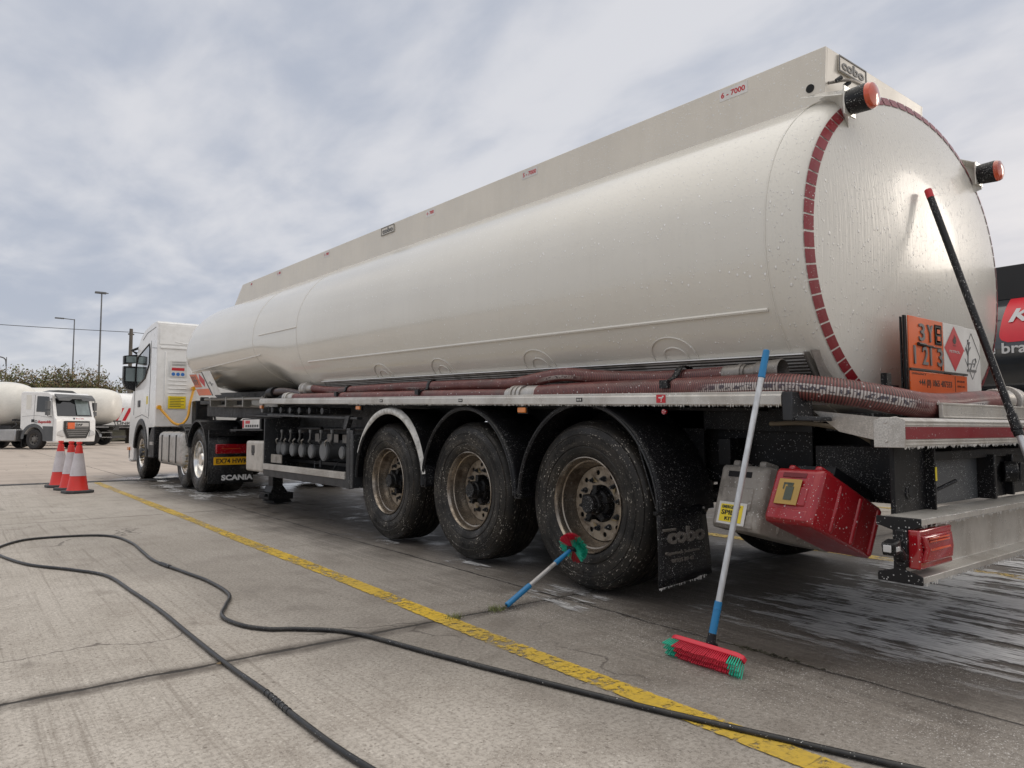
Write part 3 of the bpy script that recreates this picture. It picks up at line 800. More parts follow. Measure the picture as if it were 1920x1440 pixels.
for p_ in ([(-.045, -.06), (-.04, .0), (-.03, .06)], [(-.04, .0), (-.06, .045)], [(-.038, .02), (-.012, .05)], [(-.03, .06), (-.04, .09)], [(-.033, .045), (-.02, .078)], [(-.048, -.045), (.03, -.04)], [(-.02, -.075), (.01, -.02), (.035, -.01), (.04, -.03), (.015, -.06)]):
    b.tube([c_ + Vector((x_, 0, z_)) for x_, z_ in p_], .0034, 5)
b.box((3.875, PY + .006, 1.284), (3.965, PY + .0085, 1.296)); b.build('tree_and_fish_symbol', 'grey print', ep)
b = MB(); b.box((3.334, PY - .004, 1.14), (3.842, PY + .004, 1.252)); tpn = b.build('phone_plate', 'orange sign', TL, bevel=.002)
text('+44 (0) 1865 407333', 'black print', (3.40, PY - .004, 1.172), Xr, UP, height=.043, width=.29, parent=tpn, name='phone_number', depth=.0015, bold=.004)
text('EMERGENCY', 'black print', (3.342, PY - .004, 1.234), Xr, UP, height=.010, width=.12, parent=tpn, name='sign_lettering', depth=.001)
text('SPECIALIST', 'black print', (3.742, PY - .004, 1.215), Xr, UP, height=.010, width=.075, parent=tpn, name='sign_lettering', depth=.001)
text('ADVICE NO', 'black print', (3.742, PY - .004, 1.188), Xr, UP, height=.010, width=.075, parent=tpn, name='sign_lettering', depth=.001)
b = MB(); b.box((3.722, PY - .0055, 1.162), (3.725, PY - .004, 1.245)); b.build('plate_divider', 'black print', tpn)

# this whole set of plates stands a little larger and closer to the tank end
pv = Vector((3.334, 1.42, 1.14)) - ORG[TL.name]
mx = Matrix.Translation(pv + Vector((.311, .125, .035))) @ Matrix.Diagonal((1.34, 1.0, .985, 1.0)) @ Matrix.Translation(-pv)
for o in set(bpy.data.objects) - before_plates:
    if o.type == 'MESH': o.data.transform(mx)
# front placards under the nose of the tank
def pl_pt(u, v):   # u backwards along trailer (0..1), v down
    y = 12.62 - u * 1.22 - v * .42; z = 1.595 - v * .36 + .0
    return (3.045 + v * .06, y, z)
def quad(b, u0, u1, v0, v1, off=0):
    P = [Vector(pl_pt(u, v)) + Vector((-off, 0, 0)) for u, v in ((u0, v0), (u0, v1), (u1, v1), (u1, v0))]
    b.prism(P, (.006, 0, 0))
b = MB(); quad(b, 0, .62, 0, 1); fp = b.build('front_placard', 'white sign', TL, shear=True)
b = MB(); quad(b, .66, 1, -.05, .98, .0); b.build('front_placard', 'white sign', TL, shear=True)
b = MB(); quad(b, .625, .655, -.03, 1.0, .004); b.build('placard_edge', 'black print', fp, shear=True)
b = MB(); quad(b, .02, .35, .04, .62, .004); quad(b, .02, .60, .70, .98, .004); b.build('orange_panel', 'orange sign', fp, shear=True)
b = MB(); P = [Vector(pl_pt(u, v)) + Vector((-.004, 0, 0)) for u, v in ((.37, .33), (.485, .62), (.60, .33), (.485, .03))]; b.prism(P, (.003, 0, 0)); b.build('red_diamond', 'red print', fp, shear=True)
b = MB()
for q_ in ((.06, .10, .12, .5), (.14, .17, .12, .5), (.22, .25, .12, .5), (.06, .28, .30, .34)): quad(b, *q_, .008)
b.build('code_character', 'grey print', fp, shear=True)
b = MB()
for q_ in ((.72, .80, .45, .48), (.80, .90, .5, .53), (.80, .82, .4, .6)): quad(b, *q_, .006)
b.build('environment_symbol', 'grey print', fp, shear=True)
# ---------------------------------------------------------------- wheels
def annulus_with_holes(b, x, rin, rout, holes, n=48, th=.008):
    """flat disc with round holes, front at x, back at x+th"""
    bm = b.bm
    for xx in (x, x + th):
        edges = []
        def ring(cy, cz, r, m):
            vs = [bm.verts.new((xx, cy + r * math.cos(2 * math.pi * i / m), cz + r * math.sin(2 * math.pi * i / m))) for i in range(m)]
            for i in range(m): edges.append(bm.edges.new((vs[i], vs[(i + 1) % m])))
            return vs
        ring(0, 0, rout, n); ring(0, 0, rin, 32)
        for cy, cz, r in holes: ring(cy, cz, r, 14)
        res = bmesh.ops.triangle_fill(bm, use_beauty=True, edges=edges)
        for ge in res['geom']:
            if isinstance(ge, bmesh.types.BMFace): ge.material_index = b.mi
    for cy, cz, r in holes:
        b.lathe([(x, r), (x + th, r)], (0, cy, cz), 'x', 14)
    b.lathe([(x, rin), (x + th, rin)], (0, 0, 0), 'x', 32)

def make_wheel(parent, c, kind='trailer'):
    """wheel about the origin; x grows inwards, outer face at x = 0"""
    c = Vector(c)
    holes = [(.193 * math.cos(R(36 * i + 10)), .193 * math.sin(R(36 * i + 10)), .0165) for i in range(10)]
    b = MB()
    xd = {'trailer': .150, 'drive': .135, 'front': .03}[kind]
    rim = {'trailer': 'rim steel', 'drive': 'polished rim', 'front': 'polished rim'}[kind]
    dsk = {'trailer': 'disc steel', 'drive': 'polished rim', 'front': 'polished rim'}[kind]
    b.use(dsk); annulus_with_holes(b, xd, .118 if kind != 'front' else .10, .232, holes)
    W = b.build('wheel', None, parent, smooth=35, org=(0, 0, 0))
    W.location = c - ORG[parent.name]; ORG[W.name] = Vector((0, 0, 0))
    b = MB()
    if kind == 'front':
        b.lathe([(.032, .298), (.020, .294), (.026, .284), (.042, .276), (.07, .266), (.05, .25), (.034, .232)], n=56)
    else:
        b.lathe([(.030, .297), (.016, .296), (.013, .290), (.020, .283), (.036, .277), (.060, .272), (.064, .264), (.095, .258), (.118, .250), (.140, .240), (.165, .232), (.30, .225)], n=56)
    b.build('rim', rim, W, smooth=40)
    tw = .385 if kind == 'trailer' else .30
    h = tw / 2
    half = [(.050, .285), (.028, .293), (.018, .305), (.008, .325), (.003, .352), (.0065, .356), (.0065, .362), (.001, .366), (-.004, .40), (-.004, .425), (.000, .428), (.000, .434), (-.003, .437), (.002, .462), (.008, .478), (.014, .481), (.014, .487), (.022, .497), (.040, .513), (.062, .520)]
    tr = []
    nx = 5; x = .062; gw = .011
    step = (tw - .124) / nx
    for i in range(nx - 1):
        xc = .062 + step * (i + 1)
        tr += [(xc - gw / 2, .5225), (xc - gw / 2 + .002, .508), (xc + gw / 2 - .002, .508), (xc + gw / 2, .5225)]
    prof = half + tr + [(tw - x_, r_) for x_, r_ in reversed(half)]
    b = MB(); b.lathe(prof, n=84)
    if kind != 'trailer':
        for i in range(60):   # open shoulder blocks
            a = 2 * math.pi * i / 60
            Mx = Matrix.Rotation(a, 3, 'X')
            b.box((.03, -.012, .498), (.075, .012, .524), Mx, (0, 0, 0))
    rs = random.Random(4)
    for a0 in (20, 140, 262):                     # raised marking round the sidewall
        t = a0
        while t < a0 + 62:
            wd = rs.uniform(1.0, 2.6)
            if rs.random() < .82:
                for rr0, rr1 in ((.405, .412), (.395, .420))[rs.random() < .6:][:1]:
                    A_ = [(-.0062, rr0 * math.cos(R(q)), rr0 * math.sin(R(q))) for q in (t, t + wd)] + [(-.0062, rr1 * math.cos(R(q)), rr1 * math.sin(R(q))) for q in (t + wd, t)]
                    b.prism(A_, (.003, 0, 0))
            t += wd + .9
    b.build('tyre', 'tyre rubber', W, smooth=30)
    b = MB()
    if kind == 'front':
        b.lathe([(.034, .125), (.0, .10), (-.02, .085), (-.028, .05), (-.028, 0.001)], n=24)
        b.build('hub', 'grey steel', W, smooth=40)
    elif kind == 'drive':
        b.lathe([(.15, .13), (.10, .115), (.06, .11), (.04, .09), (.04, .001)], n=28)
        b.build('hub', 'polished rim', W, smooth=40)
    else:
        b.lathe([(.30, .118), (.17, .112), (.165, .095), (.12, .088), (.115, .068), (.070, .064), (.062, .058), (.030, .055), (.024, .048), (.024, .001)], n=28)
        hb = b.build('hub', 'black steel', W, smooth=30)
        b = MB()
        for i in range(5):
            Mx = Matrix.Rotation(2 * math.pi * i / 5, 3, 'X'); b.box((.09, -.018, .07), (.16, .018, .115), Mx, (0, 0, 0))
        b.build('hub_rib', 'black steel', W)
    b = MB(); b.lathe([(xd + .02, .232), (xd + .02, .001)], n=32); b.build('dark_backing', 'dark void', W)  # flat dark disc stands in for the shade behind the vent holes
    b = MB().use('grey steel' if kind == 'trailer' else 'bronze nut')
    for i in range(10):
        a = R(36 * i - 8); cy, cz = .157 * math.cos(a), .157 * math.sin(a)
        b.cyl((xd, cy, cz), (xd - .006, cy, cz), .019, n=12); b.cyl((xd - .006, cy, cz), (xd - .024, cy, cz), .0145, n=6); b.cyl((xd - .024, cy, cz), (xd - .040, cy, cz), .0075, n=8)
    if kind == 'trailer':
        b.use('bronze nut')
        for i in range(0, 10, 2):
            a0 = R(36 * i - 8); a1 = R(36 * i + 10); 
            P = [(.145 * math.cos(a0), .145 * math.sin(a0)), (.172 * math.cos(a0 + .1), .172 * math.sin(a0 + .1)), (.135 * math.cos(a1), .135 * math.sin(a1))]
            b.prism([(xd - .012, p[0], p[1]) for p in P], (.003, 0, 0))
    b.build('wheel_nut', None, W, smooth=30)
    return W
W0 = make_wheel(TL, (3.085, 3.24, .535))
for x_, y_, rz in ((3.085, 4.525, 0), (3.085, 5.81, 0), (5.475, 3.24, 1), (5.475, 4.525, 1), (5.475, 5.81, 1)):
    Wc = copy_tree(W0, TL); Wc.location = Vector((x_, y_, .535)) - ORG[TL.name]
    Wc.rotation_euler = (R(17 * y_), 0, math.pi if rz else 0)

# mudguards
def fender(yc, foam=False):
    n = 40; R1, x0, x1 = .622, 3.02, 3.47
    b = MB(); rows = []
    for i in range(n + 1):
        t = math.pi * i / n
        c_, s_ = math.cos(t), math.sin(t); k = 1.0
        z = .55 + R1 * s_; y = yc + R1 * c_ * (1.0 - .03 * s_)
        up = Vector((0, c_, s_))
        p = Vector((0, y, z))
        prof = [(x0 + .010, -.030), (x0, -.028), (x0 - .004, -.004), (x0 + .004, .004), (x0 + .03, .010), (x0 + .20, .016), (x1, .012), (x1, .004), (x0 + .2, .006), (x0 + .03, .000), (x0 + .012, -.006)]
        rows.append([Vector((x, 0, 0)) + p + up * d for x, d in prof])
    b.grid(rows, closed=True)
    f_ = b.build('mudguard', 'black plastic', TL, smooth=35)
    b = MB(); b.tube([(x0 - .004, yc + (R1 - .015) * math.cos(math.pi * i / n) * (1 - .03 * math.sin(math.pi * i / n)), .55 + (R1 - .015) * math.sin(math.pi * i / n)) for i in range(n + 1)], .0045, 6)
    ORG[f_.name] = ORG[TL.name].copy()
    b.build('mudguard_edge', 'grey steel', f_)
    if foam:
        b = MB(); rows = []
        for i in range(33):
            t = R(8) + R(150) * i / 32
            c_, s_ = -math.cos(t), math.sin(t)
            z = .55 + R1 * s_; y = yc + R1 * c_ * (1 - .03 * s_); up = Vector((0, c_, s_)); p = Vector((0, y, z))
            wv = .012 * noise.noise(Vector((t * 9, 0, 0))); fade = math.sin(math.pi * min(1, (33 - i) / 20) / 2) * min(1, i / 16)
            gq = min(1, i / 14) * min(1, (32.3 - i) / 9); prof = [(x0 + .002, -.010 - .026 * gq), (x0 - .006 - .006 * gq, -.006 - .02 * gq), (x0 - .006 - .008 * gq, .002), (x0 - .006, .004 + .009 * gq), (x0 + .012 + (.028 + wv) * fade, .022), (x0 + .016 + (.032 + wv) * fade, .012)]
            rows.append([Vector((x, 0, 0)) + p + up * d for x, d in prof])
        b.grid(rows)
        b.build('foam', 'foam white', f_, smooth=60)
    return f_
fender(5.675, True); fender(4.47); fender(3.20)
for yc in (5.675, 4.47, 3.20):
    b = MB(); b.prism([(5.53, yc + .622 * math.cos(math.pi * i / 16), .55 + .622 * math.sin(math.pi * i / 16)) for i in range(17)] + [(5.53, yc + .6 * math.cos(math.pi * i / 16), .55 + .6 * math.sin(math.pi * i / 16)) for i in range(16, -1, -1)], (-.42, 0, 0)); b.build('mudguard', 'black plastic', TL)
# bridges between mudguards
b = MB()
for yc in (3.835, 5.07):
    b.box((3.03, yc - .02, .535), (3.46, yc + .02, .56)); b.box((3.03, yc - .035, .53), (3.05, yc + .035, .60))
b.build('mudguard_bridge', 'black plastic', TL, bevel=.005)

# mud flap behind the last wheel
b = MB(); rows = []
for j in range(9):
    t = j / 8
    rows.append([(2.965 + .40 * i / 8 + .006 * t * i, 2.555 - .010 * math.sin(t * 2.2) + .003 * math.sin(i * .8 + t * 2), .548 - .385 * t + .0035 * i) for i in range(9)])
b.grid(rows); mf = b.build('mudflap', 'black plastic', TL, solid=.010)
ORG[mf.name] = ORG[TL.name].copy()
M('worn print', (.15, .135, .12), .6, drops=.2)
text('cobo', 'worn print', (3.03, 2.546, .385), (1, .0, .01), UP, height=.085, width=.31, parent=mf, name='flap_lettering', depth=.014, bold=.035)
text('COMPONENT', 'worn print', (2.995, 2.546, .455), (1, 0, 0), UP, height=.014, width=.1, parent=mf, name='flap_lettering', depth=.014)
text('Opentech Solutions', 'worn print', (3.01, 2.546, .325), (1, 0, .01), UP, height=.022, width=.28, parent=mf, name='flap_lettering', depth=.014)
text('01935 89 42', 'worn print', (3.06, 2.546, .287), (1, 0, .01), UP, height=.020, width=.18, parent=mf, name='flap_lettering', depth=.014)
b = MB(); b.prism([(3.02, 2.60, .56), (3.46, 2.60, .56), (3.46, 2.85, 1.04), (3.10, 2.85, 1.04)], (0, .01, 0)); b.box((2.955, 2.55, .543), (3.39, 2.575, .562))
for x_ in (3.02, 3.14, 3.27, 3.36): b.cyl((x_, 2.552, .53), (x_, 2.54, .53), .009, n=8)
b.build('flap_carrier', 'black steel', TL, bevel=.002)

# ---------------------------------------------------------------- chassis
b = MB()
for x in (3.78, 4.68):
    b.box((x, 1.44, .76), (x + .1, 9.9, .775)); b.box((x, 1.44, 1.0), (x + .1, 9.9, 1.015)); b.box((x + .045, 1.44, .775), (x + .055, 9.9, 1.0))
b.build('chassis_rail', 'black steel', TL, shear=False)
b = MB()
for y in (1.55, 2.4, 3.8, 5.1, 6.4, 7.6, 8.8): b.box((3.40, y, .80), (5.16, y + .08, .95))
b.build('cross_member', 'black steel', TL, bevel=.004)
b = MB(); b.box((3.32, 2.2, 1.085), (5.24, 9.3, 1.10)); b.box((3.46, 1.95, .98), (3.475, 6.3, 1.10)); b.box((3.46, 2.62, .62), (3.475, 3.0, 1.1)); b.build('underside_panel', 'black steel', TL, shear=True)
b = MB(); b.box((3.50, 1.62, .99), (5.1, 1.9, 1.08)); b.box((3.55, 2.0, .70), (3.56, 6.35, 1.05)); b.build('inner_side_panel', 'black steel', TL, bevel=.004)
for y in (3.24, 4.525, 5.81):
    b = MB(); b.cyl((3.2, y, .535), (5.36, y, .535), .065, n=16); b.box((3.74, y - .1, .40), (3.92, y + .1, .76)); b.box((4.64, y - .1, .40), (4.82, y + .1, .76)); b.build('axle', 'black steel', TL, bevel=.004)
    b = MB()
    for x in (3.83, 4.73): b.cyl((x, y - .25, .52), (x, y - .25, .76), .12, n=20)
    b.build('air_spring', 'rubber black', TL, bevel=.01)
for y in (7.0, 8.0):
    b = MB(); b.cyl((4.0, y, .62), (4.0, y + .8, .62), .13, n=24); b.build('air_reservoir', 'black steel', TL, bevel=.02)
# brackets and valves seen between the mudguards
b = MB(); b.box((3.44, 4.98, .86), (3.455, 5.28, 1.10)); b.box((3.40, 5.02, 1.0), (3.44, 5.08, 1.08)); b.box((3.40, 5.15, 1.02), (3.44, 5.24, 1.05)); b.cyl((3.42, 5.06, .93), (3.40, 5.06, .93), .03, n=12); b.build('valve_bracket', 'grey steel', TL, bevel=.003)
b = MB(); b.box((3.395, 5.05, .955), (3.40, 5.085, 1.0)); b.box((3.395, 5.05, 1.035), (3.40, 5.085, 1.07)); b.build('valve_label', 'pale print', TL)
b = MB(); b.tube(spline([(3.4, 2.15, 1.03), (3.42, 1.95, 1.03), (3.46, 1.75, .99), (3.5, 1.65, .92), (3.53, 1.6, .82)], .03), .012, 8); b.build('air_hose', 'brown tube', TL)
b = MB()
for (ya, za, yb, zb) in ((1.5, .93, 3.0, .90), (1.5, .90, 3.0, .86), (1.45, .80, 2.8, .79)):
    b.tube(spline([(3.66, ya, za), (3.65, (ya + yb) / 2, (za + zb) / 2 - .015), (3.64, yb, zb)], .1), .009, 6)
b.build('brake_pipe', 'rubber black', TL)

# landing leg
b = MB(); b.box((3.43, 9.66, .20), (3.57, 9.84, 1.12)); b.prism([(3.38, 9.60, .15), (3.62, 9.60, .15), (3.57, 9.65, .24), (3.43, 9.65, .24)], (0, .28, 0)); b.box((3.34, 9.56, .06), (3.68, 9.94, .15)); b.prism([(3.38, 9.52, .02), (3.66, 9.52, .02), (3.62, 9.58, .08), (3.42, 9.58, .08)], (0, .38, 0)); b.cyl((3.3, 9.62, .12), (3.38, 9.62, .12), .02, n=8)
b.build('landing_leg', 'black steel', TL, bevel=.008)
b = MB(); b.box((4.99, 9.66, .20), (5.13, 9.84, 1.12)); b.box((4.90, 9.56, .02), (5.24, 9.94, .15)); b.build('landing_leg', 'black steel', TL, bevel=.008)

# ---------------------------------------------------------------- valve cabinet
b = MB()
b.box((3.012, 8.80, .455), (3.45, 8.83, 1.13))                       # front side sheet
b.box((3.008, 6.40, .43), (3.06, 6.475, 1.01)); b.box((3.012, 6.33, .44), (3.45, 6.355, .95)); b.box((3.01, 6.34, .44), (3.02, 6.40, .99))
b.box((3.012, 6.475, .435), (3.05, 8.80, .515)); b.box((3.05, 6.475, .435), (3.45, 8.80, .445))
b.box((3.50, 6.30, .44), (3.51, 8.95, 1.30)); b.box((3.44, 8.80, .95), (3.46, 8.83, 1.3))
b.prism([(3.01, 6.50, 1.0), (3.01, 6.56, 1.0), (3.01, 6.52, 1.13), (3.01, 6.42, 1.13)], (.05, 0, 0))
cab = b.build('valve_cabinet', 'grey steel', TL, bevel=.003)
ORG[cab.name] = ORG[TL.name].copy()
b = MB(); b.box((3.0, 6.49, .517), (3.04, 8.795, .585)); 
for k in range(4): b.box((2.997, 6.49, .524 + k * .015), (3.0, 8.795, .530 + k * .015))
b.build('cabinet_rail', 'alu extrusion', cab, bevel=.002)
b = MB(); b.box((3.02, 6.28, .962), (3.08, 8.75, .985)); b.box((3.02, 8.3, .952), (3.3, 9.15, .96)); b.build('cabinet_shelf', 'grey steel', TL, shear=True, bevel=.003)
for i, y in enumerate((8.98, 8.62, 8.33, 8.04, 7.76, 7.47, 7.13)):
    r_ = .040
    b = MB(); b.cyl((3.03, y, 1.036), (3.10, y, 1.036), r_ * .96, n=20); b.cyl((3.10, y, 1.036), (3.12, y, 1.036), r_ * 1.1, n=20); b.cyl((3.12, y, 1.036), (3.35, y, 1.036), r_ * .9, n=20)
    b.build('vapour_valve', 'grey steel' if i else 'galvanised', TL, shear=True, bevel=.006)
# discharge valves with caps and levers
vy = (8.78 - .12, 8.50, 8.22, 7.94, 7.66)
def valve(y, z, r_, lever=True, small=False):
    b = MB(); b.lathe([(3.13, .001), (3.13, r_ * .86), (3.136, r_ * .88), (3.138, r_), (3.165, r_ * 1.02), (3.17, r_ * .9), (3.22, r_ * .8), (3.34, r_ * .72), (3.45, r_ * .7)], (0, y, z), 'x', 28)
    v = b.build('discharge_valve', 'galvanised', cab, smooth=30)
    return v
for i, y in enumerate(vy):
    valve(y, .77 - .003 * i, .078)
valve(7.32, .765, .105); valve(6.86, .76, .066)
b = MB(); b.box((3.30, 6.5, .60), (3.44, 8.78, .64)); b.box((3.36, 6.5, .70), (3.46, 8.78, .88)); b.cyl((3.28, 6.6, 1.0), (3.28, 7.6, 1.0), .022, n=10); b.cyl((3.28, 7.7, 1.01), (3.28, 8.4, 1.01), .022, n=10); b.build('manifold', 'black steel', cab, bevel=.004)
for y in (8.40, 8.12, 7.84, 7.54, 7.25, 6.97):
    b = MB(); b.tube([(3.16, y + .16, .83), (3.10, y + .10, .865), (3.09, y + .03, .90), (3.08, y, .975)], .010, 8, caps=True); b.cyl((3.08, y, .965), (3.078, y - .004, .995), .017, n=10); b.build('valve_lever', 'galvanised', cab)
for y in (8.55, 8.28, 8.0, 7.75, 7.1):
    b = MB(); b.tube([(3.12, y + .13, .83), (3.07, y + .02, .87), (3.06, y - .05, .89)], .008, 6); b.build('latch_handle', 'aluminium', cab)
for i, y in enumerate((7.95, 7.60, 7.42, 7.20, 7.02, 6.80, 6.62)):
    b = MB(); b.box((3.35, y, .86 - .003 * i), (3.354, y + .11, .95 - .003 * i)); b.build('product_label', 'grey plastic', cab)
b = MB(); b.tube(spline([(3.10, 7.45, .66), (3.09, 7.42, .56), (3.12, 7.28, .50), (3.12, 7.10, .53), (3.16, 7.0, .66)], .03), .006, 6); b.tube([(3.1, 7.30, .67), (3.1, 7.3, .60)], .012, 8); b.build('cap_chain', 'grey steel', cab)
b = MB(); b.box((3.06, 8.35, .60), (3.07, 8.70, .70)); b.build('drip_tray', 'grey plastic', cab)
# storage box and control box forward of the cabinet
b = MB(); b.box((3.0, 8.84, .47), (3.42, 9.46, .855)); ab = b.build('storage_box', 'box lid metal', TL, bevel=.03, seg=4)
ORG[ab.name] = ORG[TL.name].copy()
b = MB(); b.box((2.996, 9.12, .70), (3.0, 9.24, .80)); b.box((2.994, 9.14, .675), (2.998, 9.22, .70)); b.build('box_latch', 'black plastic', ab, bevel=.003)
b = MB(); b.box((3.1, 9.20, 1.0), (3.4, 9.95, 1.14)); cb = b.build('control_box', 'black steel', TL, bevel=.004)
ORG[cb.name] = ORG[TL.name].copy()
b = MB(); b.use('white sign').box((3.094, 9.25, 1.012), (3.099, 9.93, 1.128)); b.use('red print').box((3.091, 9.86, 1.02), (3.094, 9.92, 1.12)); b.box((3.091, 9.62, 1.075), (3.094, 9.8, 1.115)); b.use('black print')
for i in range(6): b.box((3.091, 9.29 + i * .09, 1.028), (3.094, 9.345 + i * .09, 1.06))
b.build('control_panel', None, cb)
b = MB(); b.box((3.05, 9.0, .985), (3.5, 10.3, .998)); b.build('front_shelf', 'grey steel', TL)
# frame and pipes under the tank nose
b = MB()
for z, x in ((1.18, 3.2), (1.08, 3.3)):
    b.tube([(x, 9.0, z), (x, 12.2, z)], .020, 8)
for y in (9.4, 10.2, 11.0, 11.8): b.box((3.18, y, 1.07), (3.34, y + .05, 1.21))
b.build('nose_pipe', 'tank dirty', TL, shear=True)
b = MB(); b.box((3.35, 9.3, 1.10), (5.2, 13.1, 1.16)); b.box((3.42, 8.9, .90), (5.12, 12.9, 1.12)); b.box((3.30, 9.0, .93), (3.42, 10.4, .97)); b.prism([(3.5, 9.4, 1.3), (3.5, 12.9, 1.3), (3.5, 12.4, 1.14), (3.5, 9.4, 1.0)], (1.56, 0, 0)); b.build('kingpin_plate', 'black steel', TL, shear=True, bevel=.01)
b = MB(); b.prism([(3.2, 8.9, 1.05), (3.2, 9.9, 1.10), (3.2, 9.9, 1.2), (3.2, 8.9, 1.13)], (.05, 0, 0)); b.build('nose_bracket', 'tank dirty', TL, shear=True, bevel=.004)

# ---------------------------------------------------------------- rear of the chassis
b = MB()
b.prism([(3.0, 1.30, .930), (3.0, 1.30, 1.035), (3.0, 1.318, 1.047), (3.0, 1.395, 1.050), (3.0, 1.415, 1.035), (3.0, 1.415, .945), (3.0, 1.40, .930)], (2.55, 0, 0))
for z in (.938, .952, 1.018, 1.032): b.box((3.0, 1.2975, z - .003), (5.55, 1.30, z + .003))
rb = b.build('rear_beam', 'alu extrusion', TL, bevel=.001); ORG[rb.name] = ORG[TL.name].copy()
b = MB(); b.box((3.002, 1.2965, .960), (5.54, 1.2995, 1.010)); b.build('reflective_strip', 'tape red', rb)
b = MB(); b.prism([(2.994, 1.296, .926), (2.994, 1.296, 1.04), (2.994, 1.33, 1.052), (2.994, 1.42, 1.040), (2.994, 1.42, .926)], (.006, 0, 0))
for z in (.952, 1.03): b.cyl((2.994, 1.37, z), (2.990, 1.37, z), .007, n=10)
b.build('beam_end_cap', 'aluminium', rb, bevel=.002)
b = MB(); b.box((3.565, 1.375, 1.052), (5.55, 1.392, 1.118)); b.box((3.565, 1.371, 1.112), (5.55, 1.40, 1.122)); b.box((3.565, 1.369, 1.052), (5.55, 1.375, 1.06)); b.build('rear_step', 'alu extrusion', TL, bevel=.002)
b = MB(); b.prism([(3.06, 1.40, .945), (3.06, 1.42, 1.05), (3.10, 1.74, 1.085), (3.10, 1.62, .99)], (.006, 0, 0)); b.box((3.12, 1.42, 1.036), (3.7, 1.75, 1.042)); b.build('corner_gusset', 'aluminium', TL)
# under-run bar: I section
def isec(x0, x1, y0, y1, z0, z1, tf0, tf1, tw):
    ym = (y0 + y1) / 2
    pts = [(y0, z0), (y0, z0 + tf0), (ym - tw, z0 + tf1), (ym - tw, z1 - tf1), (y0, z1 - tf0), (y0, z1), (y1, z1), (y1, z1 - tf0), (ym + tw, z1 - tf1), (ym + tw, z0 + tf1), (y1, z0 + tf0), (y1, z0)]
    return [(x0, y, z) for y, z in pts], (x1 - x0, 0, 0)
p_, d_ = isec(2.960, 5.59, 1.235, 1.395, .405, .650, .024, .030, .006)
b = MB(); b.prism(p_, d_); ur = b.build('underrun_bar', 'alu extrusion', TL, bevel=.002); ORG[ur.name] = ORG[TL.name].copy()
p_, d_ = isec(2.948, 2.960, 1.230, 1.400, .400, .655, .034, .052, .022)
b = MB(); b.prism(p_, d_); b.build('bar_end_cap', 'black plastic', ur, bevel=.003)
p_, d_ = isec(5.59, 5.60, 1.230, 1.400, .400, .655, .034, .052, .022)
b = MB(); b.prism(p_, d_); b.build('bar_end_cap', 'black plastic', ur, bevel=.003)
def tail(x0):
    b = MB()
    b.prism([(x0 + .015, 1.235, .46), (x0 + .32, 1.235, .46), (x0 + .305, 1.235, .505), (x0 + .305, 1.235, .565), (x0 + .32, 1.235, .61), (x0 + .015, 1.235, .61)], (0, .045, 0))
    b.prism([(x0 + .03, 1.222, .485), (x0 + .29, 1.222, .485), (x0 + .275, 1.215, .535), (x0 + .29, 1.222, .588), (x0 + .03, 1.222, .588), (x0 + .045, 1.215, .535)], (0, .02, 0))
    t = b.build('tail_lamp', 'lamp red', TL, bevel=.007, seg=3); ORG[t.name] = ORG[TL.name].copy()
    b = MB(); b.box((x0 - .004, 1.275, .465), (x0 + .31, 1.318, .61)); b.build('lamp_housing', 'black plastic', t, bevel=.006)
    b = MB(); b.box((x0 + .06, 1.2135, .563), (x0 + .24, 1.2165, .569)); b.box((x0 + .06, 1.2145, .574), (x0 + .24, 1.2175, .580)); b.box((x0 + .06, 1.2105, .532), (x0 + .24, 1.2135, .540)); b.build('light_guide', 'lamp lens', t)
    return t
tail(2.93); tail(5.27)
b = MB(); b.tube(spline([(2.93, 1.30, .50), (2.90, 1.29, .52), (2.87, 1.29, .54)], .01), .022, 10); b.box((2.815, 1.27, .525), (2.875, 1.32, .575), Matrix.Rotation(R(-12), 3, 'Y')); ml = b.build('outline_lamp', 'black plastic', TL, bevel=.008); ORG[ml.name] = ORG[TL.name].copy()
b = MB(); b.box((2.825, 1.267, .537), (2.858, 1.270, .556)); b.box((2.807, 1.28, .535), (2.812, 1.31, .562)); b.build('outline_lens', 'clear lens', ml, bevel=.002)
# bar carriers
b = MB(); b.box((3.10, 1.39, .64), (3.40, 1.41, .925)); b.box((3.395, 1.35, .64), (3.41, 1.45, .93)); b.box((3.395, 1.45, .66), (3.41, 1.9, .92)); b.cyl((3.22, 1.392, .73), (3.22, 1.385, .73), .028, n=20)
b.build('bar_carrier', 'black steel', TL, bevel=.004)
b = MB(); b.cyl((3.235, 1.388, .735), (3.235, 1.383, .735), .024, n=20); b.build('carrier_hole', 'dark void', TL)
b = MB(); b.box((3.3955, 1.3495, .775), (3.4095, 1.3470, .835)); b.box((3.4095, 1.3495, .775), (3.4125, 1.385, .835)); b.build('warning_label', 'yellow sign', TL)
b = MB(); b.box((3.42, 1.43, .655), (4.12, 1.45, .855)); b.build('number_plate_backing', 'skirt grey', TL)
b = MB(); b.box((3.41, 1.38, .86), (5.3, 1.40, .90)); b.box((4.50, 1.40, .66), (5.1, 1.42, .86)); b.build('rear_plate', 'black steel', TL, bevel=.003)
b = MB(); b.box((4.09, 1.35, .655), (4.12, 1.44, .875)); b.box((4.12, 1.40, .655), (4.40, 1.415, .89)); b.box((4.37, 1.36, .66), (4.395, 1.42, .87)); b.cyl((4.33, 1.395, .78), (4.36, 1.34, .78), .055, n=14); b.prism([(4.38, 1.33, .73), (4.50, 1.33, .72), (4.54, 1.33, .76), (4.52, 1.33, .81), (4.40, 1.33, .83)], (0, .04, 0)); b.build('socket_box', 'black steel', TL, bevel=.005)
